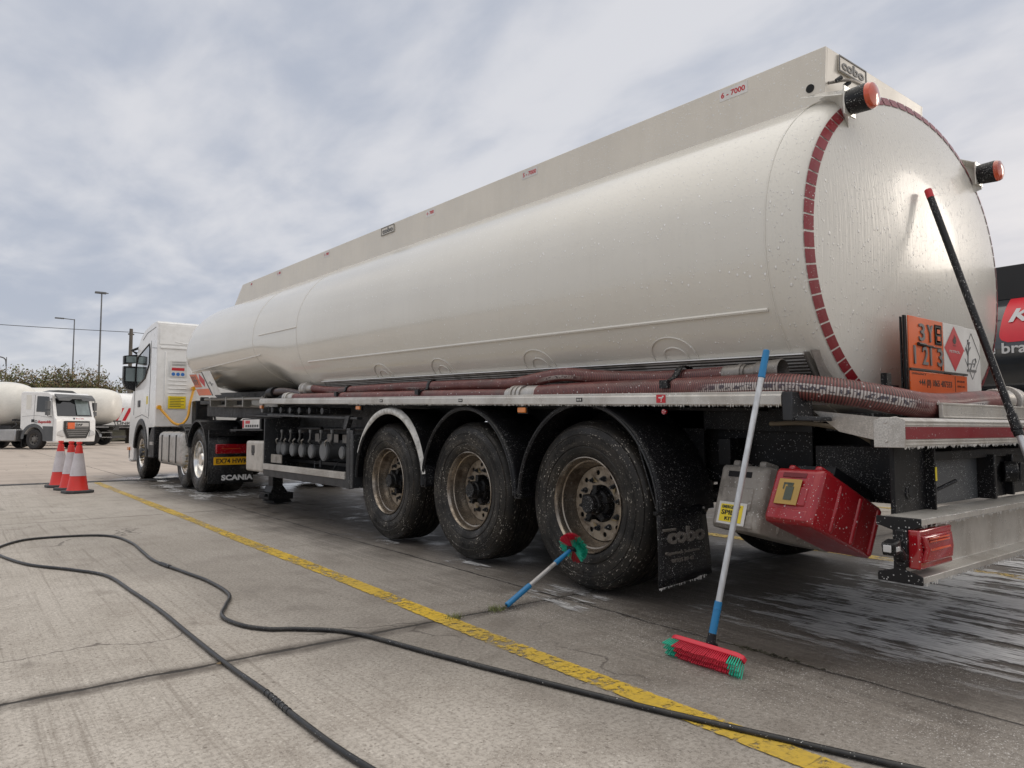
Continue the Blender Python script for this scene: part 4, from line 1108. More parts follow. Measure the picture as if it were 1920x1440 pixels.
b = MB(); b.tube([(3.50, 1.42, .71), (3.64, 1.36, .765)], .009, 8); b.tube([(3.50, 1.42, .71), (3.49, 1.42, .66)], .014, 8); b.build('toggle_lever', 'black plastic', TL)

# ---------------------------------------------------------------- tilted storage boxes
def tilt_box(name, O, w_, h, L, phi, psi, mat, label):
    e3 = Vector((math.cos(phi) * math.cos(psi), math.cos(phi) * math.sin(psi), -math.sin(phi)))
    e1 = Vector((math.sin(psi), -math.cos(psi), 0)); e2 = e3.cross(e1)
    if e2.z < 0: e2 = -e2
    O = Vector(O); BL = O - e2 * h
    b = MB()
    P = lambda a, c, l: BL + e1 * (a * w_) + e2 * (c * h) + e3 * l
    # tapered lid: chamfered front edge
    rows = []
    for l, m_ in ((0.0, .07), (.018, .0), (.10, .0), (L, .035)):
        rows.append([P(m_, m_, l), P(1 - m_, m_, l), P(1 - m_, 1 - m_, l), P(m_, 1 - m_, l)])
    VR = b.grid(rows, closed=True); b.F(VR[0]); b.F(VR[-1])
    for l in (.13, .28, .42):                                              # ribs along the body
        b.obox(P(-.022, .06, l), e1, e2, e3, w_ * 1.044, h * .86, .026)
    for a_ in (.16, .72): b.obox(P(a_, .98, .03), e1, e2, e3, w_ * .14, h * .11, .10)
    bx = b.build(name, mat, TL, bevel=.012, seg=3); bx['label'] = label; ORG[bx.name] = ORG[TL.name].copy()
    F_ = lambda a, c, off=0: P(a, c, -off)
    b = MB()                                                                # raised panel and handle recess on the lid
    b.obox(F_(.16, .30, .006), e1, e2, e3, w_ * .66, h * .34, .02); b.obox(F_(.10, .04, .004), e1, e2, e3, w_ * .8, h * .20, .012)
    b.build('lid_panel', mat, bx, bevel=.006)
    b = MB(); b.obox(F_(.22, .80, .0035), e1, e2, e3, w_ * .5, h * .09, .01); b.build('handle_recess', 'dark void' if 'grey' in mat else 'shaded red plastic', bx, bevel=.003)  # recess is a slab with its shade put into the darker colour
    return bx, F_, e1, e2, e3
bx, F_, e1, e2, e3 = tilt_box('extinguisher_box', (2.97, 1.853, .834), .247, .256, .456, .422, -.141, 'red plastic', 'red plastic box tilted down, with gold extinguisher sign')
b = MB(); b.obox(F_(.20, .30, .0105), e1, e2, e3, .118, .118, .003); sg = b.build('extinguisher_sign', 'gold sign', bx, bevel=.002)
b = MB(); q0 = F_(.20, .30, .0125)
b.obox(q0 + e1 * .045 + e2 * .02, e1, e2, e3, .042, .062, .001); b.obox(q0 + e1 * .052 + e2 * .084, e1, e2, e3, .028, .012, .001); b.obox(q0 + e1 * .032 + e2 * .092, e1, e2, e3, .05, .008, .001); b.obox(q0 + e1 * .03 + e2 * .07, e1, e2, e3, .007, .03, .001)
b.build('extinguisher_symbol', 'olive print', bx)
b = MB(); b.obox(F_(.05, 1.02, .0) + e3 * .12, e1, e2, e3, .20, .05, .30); b.build('box_hinge', 'black steel', bx, bevel=.004)
bx, F_, e1, e2, e3 = tilt_box('spill_kit_box', (3.255, 2.355, .819), .328, .336, .544, .274, -.207, 'grey plastic', 'grey plastic box tilted down, with yellow sign')
b = MB(); b.obox(F_(.17, .06, .0105), e1, e2, e3, .195, .115, .003); b.build('sign_backing', 'white sign', bx, bevel=.002)
b = MB(); b.obox(F_(.17, .06, .0125) + e1 * .018 + e2 * .012, e1, e2, e3, .155, .09, .002); b.build('spill_sign', 'yellow sign', bx)
q0 = F_(.17, .06, .014) + e1 * .03 + e2 * .014
text('EMERGENCY', 'olive print', q0 + e2 * .066, e1, e2, height=.016, width=.13, parent=bx, name='sign_lettering', depth=.001, bold=.02)
text('SPILL', 'black print', q0 + e2 * .034, e1, e2, height=.024, width=.115, parent=bx, name='sign_lettering', depth=.001, bold=.02)
text('KIT', 'black print', q0 + e1 * .03 + e2 * .006, e1, e2, height=.018, width=.06, parent=bx, name='sign_lettering', depth=.001, bold=.02)

# ---------------------------------------------------------------- soap beads hanging on the lower edges
def drips(p0, p1, n, parent, sh=False, rmax=.0045, lmax=.012, name='soap_drips'):
    p0 = Vector(p0); p1 = Vector(p1); b = MB()
    for i in range(n):
        t = random.random(); p = p0.lerp(p1, t); r = rmax * random.uniform(.35, 1) ; L = lmax * random.uniform(.2, 1) ** 2 + r
        b.cyl(p + Vector((0, 0, r * .6)), p - Vector((0, 0, L)), r, r * .35, n=5)
        if random.random() < .5: b.cyl(p + Vector((0, 0, r)), p + Vector((random.uniform(-.5, .5) * r, 0, r * 2)), r * .9, r * .3, n=5)
    if parent.name not in ORG: ORG[parent.name] = ORG[TL.name].copy()
    return b.build(name, 'foam white', parent, shear=sh, kind='stuff')
random.seed(21)
drips((2.986, 1.84, 1.106), (2.986, 6.4, 1.106), 700, rail, True, .003, .006)
drips((2.995, 1.302, .929), (5.55, 1.302, .929), 420, rb, False, .004, .009)
drips((2.96, 1.238, .628), (5.59, 1.238, .628), 330, ur, False, .004, .012)
drips((2.96, 1.238, .405), (5.59, 1.238, .405), 330, ur, False, .004, .012)
drips((2.955, 1.234, .650), (5.59, 1.234, .650), 260, ur, False, .0025, .002)
drips((2.97, 2.55, .165), (3.36, 2.545, .19), 70, mf, False, .005, .016)
drips((2.99, 2.556, .548), (3.36, 2.55, .560), 40, mf, False, .004, .008)
# ---------------------------------------------------------------- delivery hoses in the tray
def hose_material():
    m = bpy.data.materials.new('ribbed hose'); m.use_nodes = True; m.node_tree.nodes.clear()
    g = G(m.node_tree); uv = g.n('ShaderNodeUVMap').outputs[0]; s = g.n('ShaderNodeSeparateXYZ', {0: uv})
    u, v = g.m('FRACT', g.m('ADD', s.outputs[0], .5)), s.outputs[1]; co = g.coord()
    ph = g.m('FRACT', g.m('DIVIDE', v, .013))
    rid = g.m('ABSOLUTE', g.m('SUBTRACT', g.m('MULTIPLY', ph, 2.0), 1.0))       # 0 on the ridge
    rm = g.ss(rid, .75, .35)
    n = g.noise(co, 14, 5, .65)
    c = g.mix(g.ss(n, .35, .65), (.155, .042, .040), (.24, .080, .070))
    c = g.mix(g.m('MULTIPLY', g.ss(g.noise(co, 3.5, 5, .65), .5, .7), .75), c, (.10, .075, .07))
    c = g.mix(rm, (.045, .022, .020), c)
    # printed pale stripe with dark lettering blocks
    st = g.m('MULTIPLY', g.ss(g.m('ABSOLUTE', g.m('SUBTRACT', u, STRIPE)), .058, .045), g.ss(g.noise(g.coord((1, .5, 1)), 1.3, 2), .50, .58))
    bl = g.ss(g.noise(g.coord((1, 1, 1)), 48, 2, .5), .50, .54)
    bl = g.m('MULTIPLY', bl, g.ss(g.m('ABSOLUTE', g.m('SUBTRACT', u, STRIPE)), .034, .028))
    sc_ = g.mix(g.m('MULTIPLY', bl, .9), (.50, .46, .44), (.02, .022, .05))
    c = g.mix(g.m('MULTIPLY', st, g.m('ADD', .25, g.m('MULTIPLY', rm, .75))), c, sc_)
    wd = g.drops(co, 60, .72, .38); c = g.mix(g.m('MULTIPLY', wd, .7), c, (.6, .58, .57))
    b = g.n('ShaderNodeBsdfPrincipled', {'Base Color': c, 'Roughness': .42, 'Coat Weight': .2})
    g.n('ShaderNodeOutputMaterial', {0: b.outputs[0]}); return m
STRIPE = .5
MT['ribbed hose'] = hose_material()
STRIPE = .57
MT['ribbed hose b'] = hose_material()
def ribbed(path, r, parent, name='hose', mat='ribbed hose', shear=True, pitch=.013, n=14):
    pts = spline(path, pitch / 4)
    # even resampling
    L = [0]
    for i in range(1, len(pts)): L.append(L[-1] + (pts[i] - pts[i - 1]).length)
    N = int(L[-1] / (pitch / 4)); out = []; j = 0
    for k in range(N + 1):
        d = L[-1] * k / N
        while j < len(L) - 2 and L[j + 1] < d: j += 1
        t = (d - L[j]) / max(1e-9, L[j + 1] - L[j]); out.append(pts[j].lerp(pts[j + 1], min(1, t)))
    b = MB(); b.tube(out, r, n, uv=True, rf=lambda i, l: r + .0022 * math.cos(2 * math.pi * l / pitch + math.pi) )
    return b.build(name, mat, parent, shear=shear, smooth=80)
def hthing(name, label, grp, loc):
    t = thing(name, label, 'hose', loc, group=grp); return t
GH = 'ribbed delivery hoses lying in the side tray'
# rear hose: from the middle of the tray round the rear corner, along the rear step
h1 = hthing('delivery_hose', 'thick ribbed red hose with pale printed stripe curving round the rear corner of the tanker', GH, (3.1, 2.5, 1.15))
ribbed([(3.075, 3.66, 1.178), (3.075, 3.2, 1.188), (3.07, 2.7, 1.192), (3.065, 2.3, 1.195), (3.062, 2.0, 1.20), (3.085, 1.80, 1.195), (3.20, 1.62, 1.170), (3.36, 1.50, 1.140), (3.55, 1.462, 1.122), (3.85, 1.465, 1.125), (4.1, 1.47, 1.14), (4.4, 1.48, 1.155), (4.75, 1.48, 1.165)], .060, h1)
b = MB(); 
c0, c1 = Vector((3.075, 3.66, 1.178)), Vector((3.075, 3.98, 1.176))
d = (c1 - c0).normalized()
b.cyl(c0 - d * .02, c0 + d * .10, .062, n=24); b.cyl(c0 + d * .10, c0 + d * .14, .052, n=24)
for k in range(3): b.cyl(c0 + d * (.14 + .045 * k), c0 + d * (.168 + .045 * k), .066, n=24)
b.cyl(c0 + d * .13, c0 + d * .32, .05, n=20)
b.build('hose_coupling', 'aluminium', h1, shear=True, bevel=.004)
b = MB(); b.cyl((4.50, 1.48, 1.165), (4.66, 1.48, 1.168), .066, n=24)
for k in range(3): b.cyl((4.68 + .05 * k, 1.48, 1.168), (4.71 + .05 * k, 1.48, 1.168), .085 - .004 * k, n=28)
b.cyl((4.66, 1.48, 1.168), (4.9, 1.48, 1.17), .055, n=20)
b.build('hose_coupling', 'aluminium', h1, shear=True, bevel=.004)
# forward hose, same line of the tray
h2 = hthing('delivery_hose', 'dull dark red ribbed hose along the outer edge of the front half of the tray', GH, (3.1, 6, 1.15))
ribbed([(3.075, 3.97, 1.172), (3.072, 4.5, 1.175), (3.08, 5.2, 1.178), (3.07, 6.0, 1.178), (3.08, 6.9, 1.18), (3.08, 7.6, 1.178), (3.10, 8.05, 1.18)], .047, h2, mat='ribbed hose b')
b = MB(); b.cyl((3.10, 8.04, 1.18), (3.10, 8.18, 1.18), .055, n=20); b.cyl((3.10, 8.2, 1.18), (3.10, 8.24, 1.18), .07, n=20); b.cyl((3.10, 8.27, 1.18), (3.10, 8.32, 1.18), .066, n=20); b.cyl((3.10, 8.18, 1.18), (3.10, 8.36, 1.18), .05, n=20); b.build('hose_coupling', 'aluminium', h2, shear=True, bevel=.004)
# upper hose with the hump, ending in a wide metal nozzle
h3 = hthing('delivery_hose', 'ribbed red hose with a hump lying on top, ending in a wide metal mouth', GH, (3.2, 4, 1.2))
ribbed([(3.16, 6.95, 1.245), (3.16, 6.3, 1.255), (3.15, 5.6, 1.262), (3.155, 4.9, 1.262), (3.15, 4.4, 1.260), (3.13, 4.0, 1.258), (3.11, 3.7, 1.285), (3.10, 3.42, 1.305), (3.115, 3.15, 1.282), (3.14, 2.9, 1.268), (3.15, 2.7, 1.262), (3.15, 2.45, 1.264), (3.14, 2.22, 1.270)], .042, h3, mat='ribbed hose b')
b = MB(); b.cyl((3.14, 2.23, 1.270), (3.135, 2.10, 1.272), .046, n=24); b.cyl((3.135, 2.14, 1.272), (3.135, 2.12, 1.272), .050, n=24); b.cyl((3.135, 2.10, 1.272), (3.13, 2.03, 1.276), .040, .044, n=24)
prof_ = [(2.04, .040), (2.03, .048), (1.98, .051), (1.93, .055), (1.905, .057), (1.902, .053), (1.92, .050), (1.99, .045)]
b.lathe(prof_, (3.128, 0, 1.279), 'y', 32); b.build('hose_nozzle', 'ribbed metal', h3, shear=True, smooth=40)
b = MB(); b.cyl((3.128, 2.0, 1.279), (3.128, 1.995, 1.279), .044, n=24); b.build('nozzle_bore', 'dark void', h3, shear=True)
# short front hose with elbow and cross hose
h4 = hthing('delivery_hose', 'short red hose with black elbow at the front end of the tray', GH, (3.2, 8.5, 1.2))
b = MB(); b.tube(spline([(3.10, 8.75, 1.25), (3.13, 8.5, 1.262), (3.18, 8.2, 1.235), (3.2, 7.8, 1.20), (3.2, 7.3, 1.19)], .05), .045, 14); b.build('hose_body', 'ribbed hose b', h4, shear=True)
b = MB(); b.tube(spline([(3.12, 8.98, 1.12), (3.11, 8.96, 1.20), (3.10, 8.88, 1.25), (3.10, 8.74, 1.252)], .03), .058, 16); b.cyl((3.10, 8.78, 1.25), (3.10, 8.70, 1.253), .066, n=20); b.build('hose_elbow', 'black steel', h4, shear=True, bevel=.002)
h5 = hthing('delivery_hose', 'red hose with large round steel coupling beside the start of the ribbed panel', GH, (3.2, 7.8, 1.2))
b = MB(); b.lathe([(8.10, .0), (8.10, .04), (8.04, .05), (8.03, .075), (7.99, .078), (7.98, .060), (7.95, .060), (7.94, .078), (7.90, .078), (7.89, .05), (7.75, .046), (7.75, 0)], (3.20, 0, 1.285), 'y', 28); b.build('hose_coupling', 'aluminium', h5, shear=True)
ribbed([(3.20, 7.76, 1.285), (3.20, 7.4, 1.262), (3.19, 7.0, 1.25), (3.2, 6.6, 1.248)], .042, h5, mat='ribbed hose b')
def strap(y, pts, lbl):
    """flat webbing over the hoses: (x, z) run of the band"""
    P = spline([(x, y, z) for x, z in pts], .02); rows = []
    for i, p in enumerate(P):
        t = i / (len(P) - 1); d = Vector((0, -.03 * t, 0)); rows.append([p + d + Vector((0, -.019, 0)), p + d + Vector((0, .019, 0))])
    b = MB(); b.grid(rows); b.box((pts[0][0] - .016, y - .026, pts[0][1]), (pts[0][0] + .004, y + .026, pts[0][1] + .04))
    o = b.build('hose_strap', 'black plastic', None, shear=True, solid=.006, org=(0, 0, 0)); tag(o, lbl, 'strap', 'black straps round the hoses'); return o
strap(2.52, [(3.004, 1.20), (3.012, 1.235), (3.07, 1.262), (3.11, 1.315), (3.15, 1.325), (3.20, 1.30), (3.215, 1.21)], 'black strap round both hoses just left of the upright broom')
strap(5.15, [(3.024, 1.19), (3.04, 1.222), (3.10, 1.238), (3.12, 1.30), (3.155, 1.315), (3.20, 1.29), (3.215, 1.20)], 'black strap tied round the hoses above the gap between the first two wheels')
strap(6.75, [(3.024, 1.19), (3.04, 1.222), (3.10, 1.238), (3.12, 1.285), (3.16, 1.298), (3.20, 1.27), (3.215, 1.20)], 'black strap on the hoses at the foremost end of the ribbed panel')
b = MB(); b.tube([(4.0, 1.475 + .066 * math.cos(t), 1.098 + .066 * math.sin(t)) for t in [2 * math.pi * i / 20 for i in range(21)]], .010, 6, caps=False)
b.box((3.96, 1.43, 1.158), (4.05, 1.51, 1.178)); o = b.build('hose_strap', 'black plastic', None, shear=True, bevel=.004, org=(0, 0, 0)); tag(o, 'black strap clasped round the hose in front of the orange hazard plates', 'strap', 'black straps round the hoses')

# ---------------------------------------------------------------- brooms
def tuft_rows(b, O, ex, en, ez, w_, rows, cols, ln, spread=.0, r=.006, jit=.15, dx=.013):
    """tufts: ex along the block, en away from the block (bristle direction), ez across"""
    for j in range(rows):
        for i in range(cols):
            t = (i + .5) / cols
            base = O + ex * (w_ * t) + ez * (j * dx)
            L = ln * (1 + random.uniform(-.06, .03))
            tip = base + en * L + ex * (spread * (t - .5) * L * 2) + ez * (dx * .4 * (j - rows / 2)) + Vector([random.uniform(-jit, jit) * .01 for _ in range(3)])
            b.cyl(base, tip, r * .75, r * 1.05, n=6)
random.seed(3)
br = thing('yard_broom', 'upright broom with red head, green corner bristles and long silver blue tipped handle', 'broom', (2.62, 1.98, 0))
foot = Vector((2.60, 1.955, .072)); tip = Vector((2.945, 1.872, 1.365)); hd = (tip - foot).normalized()
ex = Vector((-.02, -1, 0)).normalized()            # along the head, towards the rear
bd = Vector((-.74, 0, -.62)).normalized()          # bristles slope outwards and down
bz = ex.cross(bd).normalized()
if bz.x > 0: bz = -bz
hc = Vector((2.565, 2.135, .060))                  # far end of the block
b = MB(); n = 24; rows = []
out = []
for i in range(n + 1):
    t = i / n; u = abs(2 * t - 1); wv = .026 * (1 - max(0, (u - .80) / .20) ** 2 * .55)
    out.append((t, wv))
for dd in (0, .022):
    rows.append([hc + ex * (.375 * t) + bz * wv - bd * dd for t, wv in out] + [hc + ex * (.375 * t) - bz * wv - bd * dd for t, wv in reversed(out)])
VR = b.grid(rows, closed=True); b.F(VR[0]); b.F(VR[-1]); b.build('broom_head', 'red block', br, bevel=.003)
w0 = .375
for (ta, tb, mt, nm) in ((0.01, .15, 'green bristle', 'green_bristles'), (.15, .845, 'red bristle', 'red_bristles'), (.845, .99, 'green bristle', 'green_bristles')):
    b = MB(); ncol = max(5, int((tb - ta) * 40))
    for j in range(4):
        O = hc + ex * (w0 * ta) + bz * (.021 - .014 * j)
        for i in range(ncol):
            t = (i + .5) / ncol; gx = ta + (tb - ta) * t
            base = O + ex * (w0 * (tb - ta) * t); L = (.046 + .008 * j) * (1 + random.uniform(-.04, .04)) + .004 * math.exp(-((gx - .45) / .12) ** 2)
            tipp = base + bd * L + ex * ((gx - .5) * .030) + bz * (.014 * (1.5 - j) / 1.5)
            b.cyl(base, tipp + Vector((random.uniform(-1, 1), random.uniform(-1, 1), 0)) * .0016, .0020, .0040, n=5)
    b.build(nm, mt, br, smooth=40)
b = MB(); b.cyl(foot - hd * .02, foot + hd * .055, .021, .017, n=18); b.box(tuple(foot + Vector((-.02, -.022, -.03))), tuple(foot + Vector((.025, .022, .01)))); b.build('socket', 'black plastic', br, bevel=.003)
b = MB(); b.cyl(foot + hd * .05, foot + hd * .19, .0165, n=18); b.cyl(foot + hd * .155, foot + hd * .16, .018, n=18); b.build('lower_grip', 'blue plastic', br, bevel=.003)
b = MB(); L = (tip - foot).length; b.cyl(foot + hd * .18, foot + hd * (L - .12), .0135, n=18); b.build('handle', 'alu pole', br)
b = MB(); b.cyl(foot + hd * (L - .135), foot + hd * L, .0165, .0150, n=18); b.build('top_grip', 'blue plastic', br, bevel=.004)

# round wheel brush leaning on the last wheel
wb = thing('wheel_brush', 'short handled round brush with red and green bristles leaning on the rear wheel', 'brush', (2.48, 3.23, 0))
e0 = Vector((2.477, 3.231, .018)); e1_ = Vector((2.965, 3.222, .282)); dh = (e1_ - e0).normalized(); L = (e1_ - e0).length
b = MB(); b.cyl(e0, e0 + dh * .19, .0165, n=16); b.build('grip', 'blue plastic', wb, bevel=.004)
b = MB(); b.cyl(e0 - dh * .001, e0 - dh * .002, .006, n=10); b.build('hang_hole', 'dark void', wb)
b = MB(); b.cyl(e0 + dh * .18, e0 + dh * (L - .14), .0125, n=16); b.build('handle', 'worn pole', wb)
b = MB(); b.cyl(e0 + dh * (L - .15), e0 + dh * (L - .015), .0165, .011, n=16); b.build('collar', 'blue plastic', wb, bevel=.003)
hcn = e1_ + dh * .005
a_ = Vector((0, -1, 0)); a_ = (a_ - dh * a_.dot(dh)).normalized(); b_ = dh.cross(a_).normalized()
if b_.z < 0: b_ = -b_
b = MB(); b.cyl(hcn - a_ * .035, hcn + a_ * .035, .018, n=12); b.box(tuple(hcn - Vector((.02, .03, .012))), tuple(hcn + Vector((.02, .03, .012)))); b.build('brush_core', 'black plastic', wb, bevel=.003)
random.seed(5)
groups = {'red_bristles': ('red bristle', MB()), 'dark_bristles': ('dark red bristle', MB()), 'green_bristles': ('green bristle', MB())}
for i in range(1900):
    an = random.uniform(0, 2 * math.pi); cz_ = random.uniform(-.35, .9)
    rad = a_ * math.cos(an) + b_ * math.sin(an)
    dr = (rad * math.sqrt(max(0, 1 - cz_ * cz_ * .7)) + dh * cz_ * .55).normalized()
    base = hcn + rad * .014; tipp = hcn + rad * .012 + dr * random.uniform(.066, .086)
    dg_ = (math.degrees(an) + random.gauss(0, 9)) % 360
    k = 'red_bristles' if 55 < dg_ < 150 else ('dark_bristles' if 235 < dg_ < 300 else 'green_bristles')
    groups[k][1].cyl(base, tipp, .0012, .0018, n=4, caps=False)
for k, (mt, mb) in groups.items(): mb.build(k, mt, wb, smooth=0)

# long black pole leaning on the rear head
wp_ = thing('wash_pole', 'long black telescopic wash pole with red top cap leaning on the tank end', 'pole', (3.69, .89, 0))
pt = Vector((4.045, 1.592, 2.272)); pm = Vector((3.835, 1.165, .985)); dp = (pt - pm).normalized()
pb = pt + dp * (-(pt.z - .04) / dp.z)
b = MB(); b.cyl(pt - dp * .05, pm + dp * .05, .0175, n=20); b.cyl(pm + dp * .09, pm - dp * .015, .022, n=20); b.cyl(pm + dp * .01, pm + dp * .03, .025, n=20); b.build('pole', 'black plastic', wp_, bevel=.003)
b = MB(); b.cyl(pt, pt - dp * .055, .0185, n=20); b.build('end_cap', 'red print', wp_, bevel=.004)
b = MB(); b.cyl(pm, pb + dp * .05, .0145, n=20); b.build('lower_tube', 'alu pole', wp_)
b = MB(); b.box((pb.x - .13, pb.y - .05, .03), (pb.x + .13, pb.y + .02, .07)); b.box((pb.x - .12, pb.y - .055, 0), (pb.x + .12, pb.y + .025, .03)); b.build('brush_head', 'red block', wp_, bevel=.01)

# ---------------------------------------------------------------- pressure hose on the ground
hp = [(1.12, 1.25), (.997, 1.967), (.969, 2.429), (.968, 2.743), (.949, 3.142), (.938, 3.7), (.931, 4.33), (.90, 4.95), (.857, 5.563), (.70, 5.95), (.491, 6.33), (.37, 6.75), (.30, 7.2), (.36, 7.50), (.559, 7.816), (.886, 7.82), (1.12, 7.70), (1.23, 7.45), (1.267, 6.96), (1.25, 6.5), (1.235, 5.966), (1.30, 5.4), (1.352, 4.963), (1.345, 4.50), (1.25, 4.23), (1.165, 4.0), (1.185, 3.766), (1.27, 3.60), (1.39, 3.508), (1.57, 3.285), (1.70, 2.80), (1.821, 2.339), (1.977, 1.794), (2.136, 1.308), (2.242, .998), (2.4, .55)]
ph_ = thing('pressure_hose', 'long black pressure washer hose looping across the concrete', 'hose', (1.0, 4, 0))
b = MB(); b.tube(spline([(x, y, .012) for x, y in hp], .03), .0105, 10); b.build('hose_body', 'hose rubber black', ph_, smooth=60)
def hose_at(y, lo, hi):
    S_ = spline([(x, y_, .012) for x, y_ in hp], .02)
    c = [i for i, p in enumerate(S_) if lo < p.x < hi]; return S_, min(c, key=lambda i: abs(S_[i].y - y))
S_, i_ = hose_at(5.75, 1.1, 1.4)
b = MB(); b.cyl(S_[i_] - (S_[i_ + 4] - S_[i_]), S_[i_ + 5], .015, n=12); b.build('joiner', 'grey steel', ph_, bevel=.003)
S_, i_ = hose_at(2.62, .9, 1.05)
b = MB()
for k in range(-3, 4): b.cyl(S_[i_ + k * 2], S_[i_ + k * 2] + (S_[i_ + 1] - S_[i_]) * .5, .0122, n=12)
b.build('repair_tape', 'grey steel', ph_)

# ---------------------------------------------------------------- tufts of grass and debris
def tuft(cx, cy, n, h, lbl):
    random.seed(int(cx * 1000)); b = MB()
    for i in range(n):
        a = random.uniform(0, 2 * math.pi); r_ = random.random() ** .7 * .04; x = cx + r_ * math.cos(a) * 1.4; y = cy + r_ * math.sin(a)
        hh = h * random.uniform(.4, 1); lx, ly = random.uniform(-.03, .03), random.uniform(-.03, .03); w_ = .0018
        v = [b.V((x - w_, y, 0)), b.V((x + w_, y, 0)), b.V((x + lx * .5 + w_ * .7, y + ly * .5, hh * .7)), b.V((x + lx * .5 - w_ * .7, y + ly * .5, hh * .7)), b.V((x + lx, y + ly, hh))]
        b.F(v[:4]); b.F([v[3], v[2], v[4]])
    o = b.build('grass_tuft', 'grass', None, smooth=0); tag(o, lbl, 'grass', 'grass tufts in the concrete joint')
tuft(2.135, 3.235, 55, .03, 'small grass tuft growing through the yellow line')
tuft(2.405, 3.235, 60, .038, 'small grass tuft beside the blue end of the wheel brush')
b = MB(); random.seed(11)
for i in range(60):
    x = random.uniform(2.6, 3.0); y = 1.9 + random.gauss(0, .12); b.box((2.90 + random.gauss(0, .012), y, 0), (2.90 + random.gauss(0, .012) + .006, y + .008, .004), Matrix.Rotation(random.random() * 3, 3, 'Z'))
tag(b.build('moss', 'moss', None), 'dark moss and grit along the joint by the broom', 'moss', kind='stuff')
b = MB(); b.grid([[(.92 + .02 * i, 3.215 + .006 * j, .008 + .006 * math.sin(i * 1.1) * (j - 1)) for i in range(3)] for j in range(3)])
tag(b.build('dead_leaf', 'leaf brown', None), 'small dead leaf lying on the dark concrete joint', 'leaf')

# ---------------------------------------------------------------- traffic cones
def cone():
    t = thing('traffic_cone', 'x', 'traffic cone', (0, 0, 0), group='traffic cones by the end of the yellow line', local=True)
    b = MB(); pts = [(.205, .115), (.115, .205), (-.115, .205), (-.205, .115), (-.205, -.115), (-.115, -.205), (.115, -.205), (.205, -.115)]
    b.prism([(x, y, 0) for x, y in pts], (0, 0, .045)); b.build('base', 'cone base', t, bevel=.015, seg=3)
    H = .80
    def rr(z): return .145 - (z - .045) * (.145 - .034) / (H - .045)
    b = MB(); b.lathe([(.046, rr(.046) + .012), (.06, rr(.06) + .004), (.27, rr(.27))], axis='z', n=32); b.build('cone_body', 'cone red', t, smooth=40); b = MB(); b.lathe([(.62, rr(.62)), (.74, rr(.74)), (.742, .030), (.765, .030), (.77, .042), (H, .040), (H + .003, .030), (H, .02), (.77, .02)], axis='z', n=32); b.build('cone_top', 'cone red', t, smooth=40)
    b = MB(); b.lathe([(.268, rr(.268)), (.268, rr(.268) + .004), (.62, rr(.62) + .004), (.62, rr(.62))], axis='z', n=32); b.build('reflective_sleeve', 'cone sleeve', t, smooth=40)
    return t
c0 = cone()
for i, (x, y, rz, lb) in enumerate(((1.585, 13.2, .2, 'front right cone of three, closest to the yellow line'), (1.56, 13.93, .5, 'middle traffic cone, half hidden behind the front cone'), (1.49, 14.70, .1, 'rearmost traffic cone at the left of the three'))):
    t = c0 if i == 0 else copy_tree(c0)
    t.location = (x, y, 0); t.rotation_euler = (0, 0, rz); t['label'] = lb
# ---------------------------------------------------------------- tractor unit
TR = thing('tractor_unit', 'white lorry cab unit coupled to the front of the cream tank trailer', 'lorry', (4.28, 14.5, 0))
XL, XR = 3.03, 5.53
def arc(cy, cz, r, a0, a1, n=12): return [(cy + r * math.cos(R(a0 + (a1 - a0) * i / n)), cz + r * math.sin(R(a0 + (a1 - a0) * i / n))) for i in range(n + 1)]
side = [(15.0, 1.05), (15.0, 2.60), (14.99, 3.06), (15.10, 3.10), (15.6, 3.09), (16.15, 3.03), (16.55, 2.90), (16.80, 2.72), (16.98, 2.30), (17.12, 1.90), (17.38, 1.62), (17.47, 1.2), (17.50, .8), (17.46, .36), (17.0, .34)] + arc(16.25, .52, .68, -5, 185)[1:] + [(15.52, .78), (15.25, 1.0)]
b = MB(); b.prism([(XL, y, z) for y, z in side], (XR - XL, 0, 0)); cabn = b.build('cab_body', 'white paint', TR, bevel=.055, seg=4, smooth=40); ORG[cabn.name] = ORG[TR.name].copy()
win = [(16.74, 2.52), (15.66, 2.70), (15.59, 2.60), (15.60, 2.30), (15.97, 2.03), (16.80, 1.88), (16.95, 2.02), (16.90, 2.36)]
b = MB(); b.prism([(XL - .006, y, z) for y, z in win], (.012, 0, 0)); b.build('side_window', 'glass dark', cabn)
b = MB(); wy = [(16.62, 2.50), (16.2, 2.54), (16.2, 2.02), (16.72, 1.93), (16.80, 2.3)]; b.prism([(XL - .008, y, z) for y, z in wy], (.004, 0, 0)); b.build('window_pane', 'glass pale', cabn)
b = MB()
loop = [(XL - .009, y, z) for y, z in win]; b.tube(loop + [loop[0]], .014, 5); b.build('window_seal', 'black plastic', cabn)
b = MB(); b.prism([(XL + .12, 16.84, 2.66), (XL + .12, 17.13, 1.95), (XR - .12, 17.13, 1.95), (XR - .12, 16.84, 2.66)], (0, .02, .008)); b.build('windscreen', 'glass dark', cabn)
b = MB(); b.prism([(XL + .1, 16.72, 2.74), (XL + .1, 17.0, 2.66), (XR - .1, 17.0, 2.66), (XR - .1, 16.72, 2.74)], (0, 0, .07)); b.build('sun_visor', 'black plastic', cabn, bevel=.01)
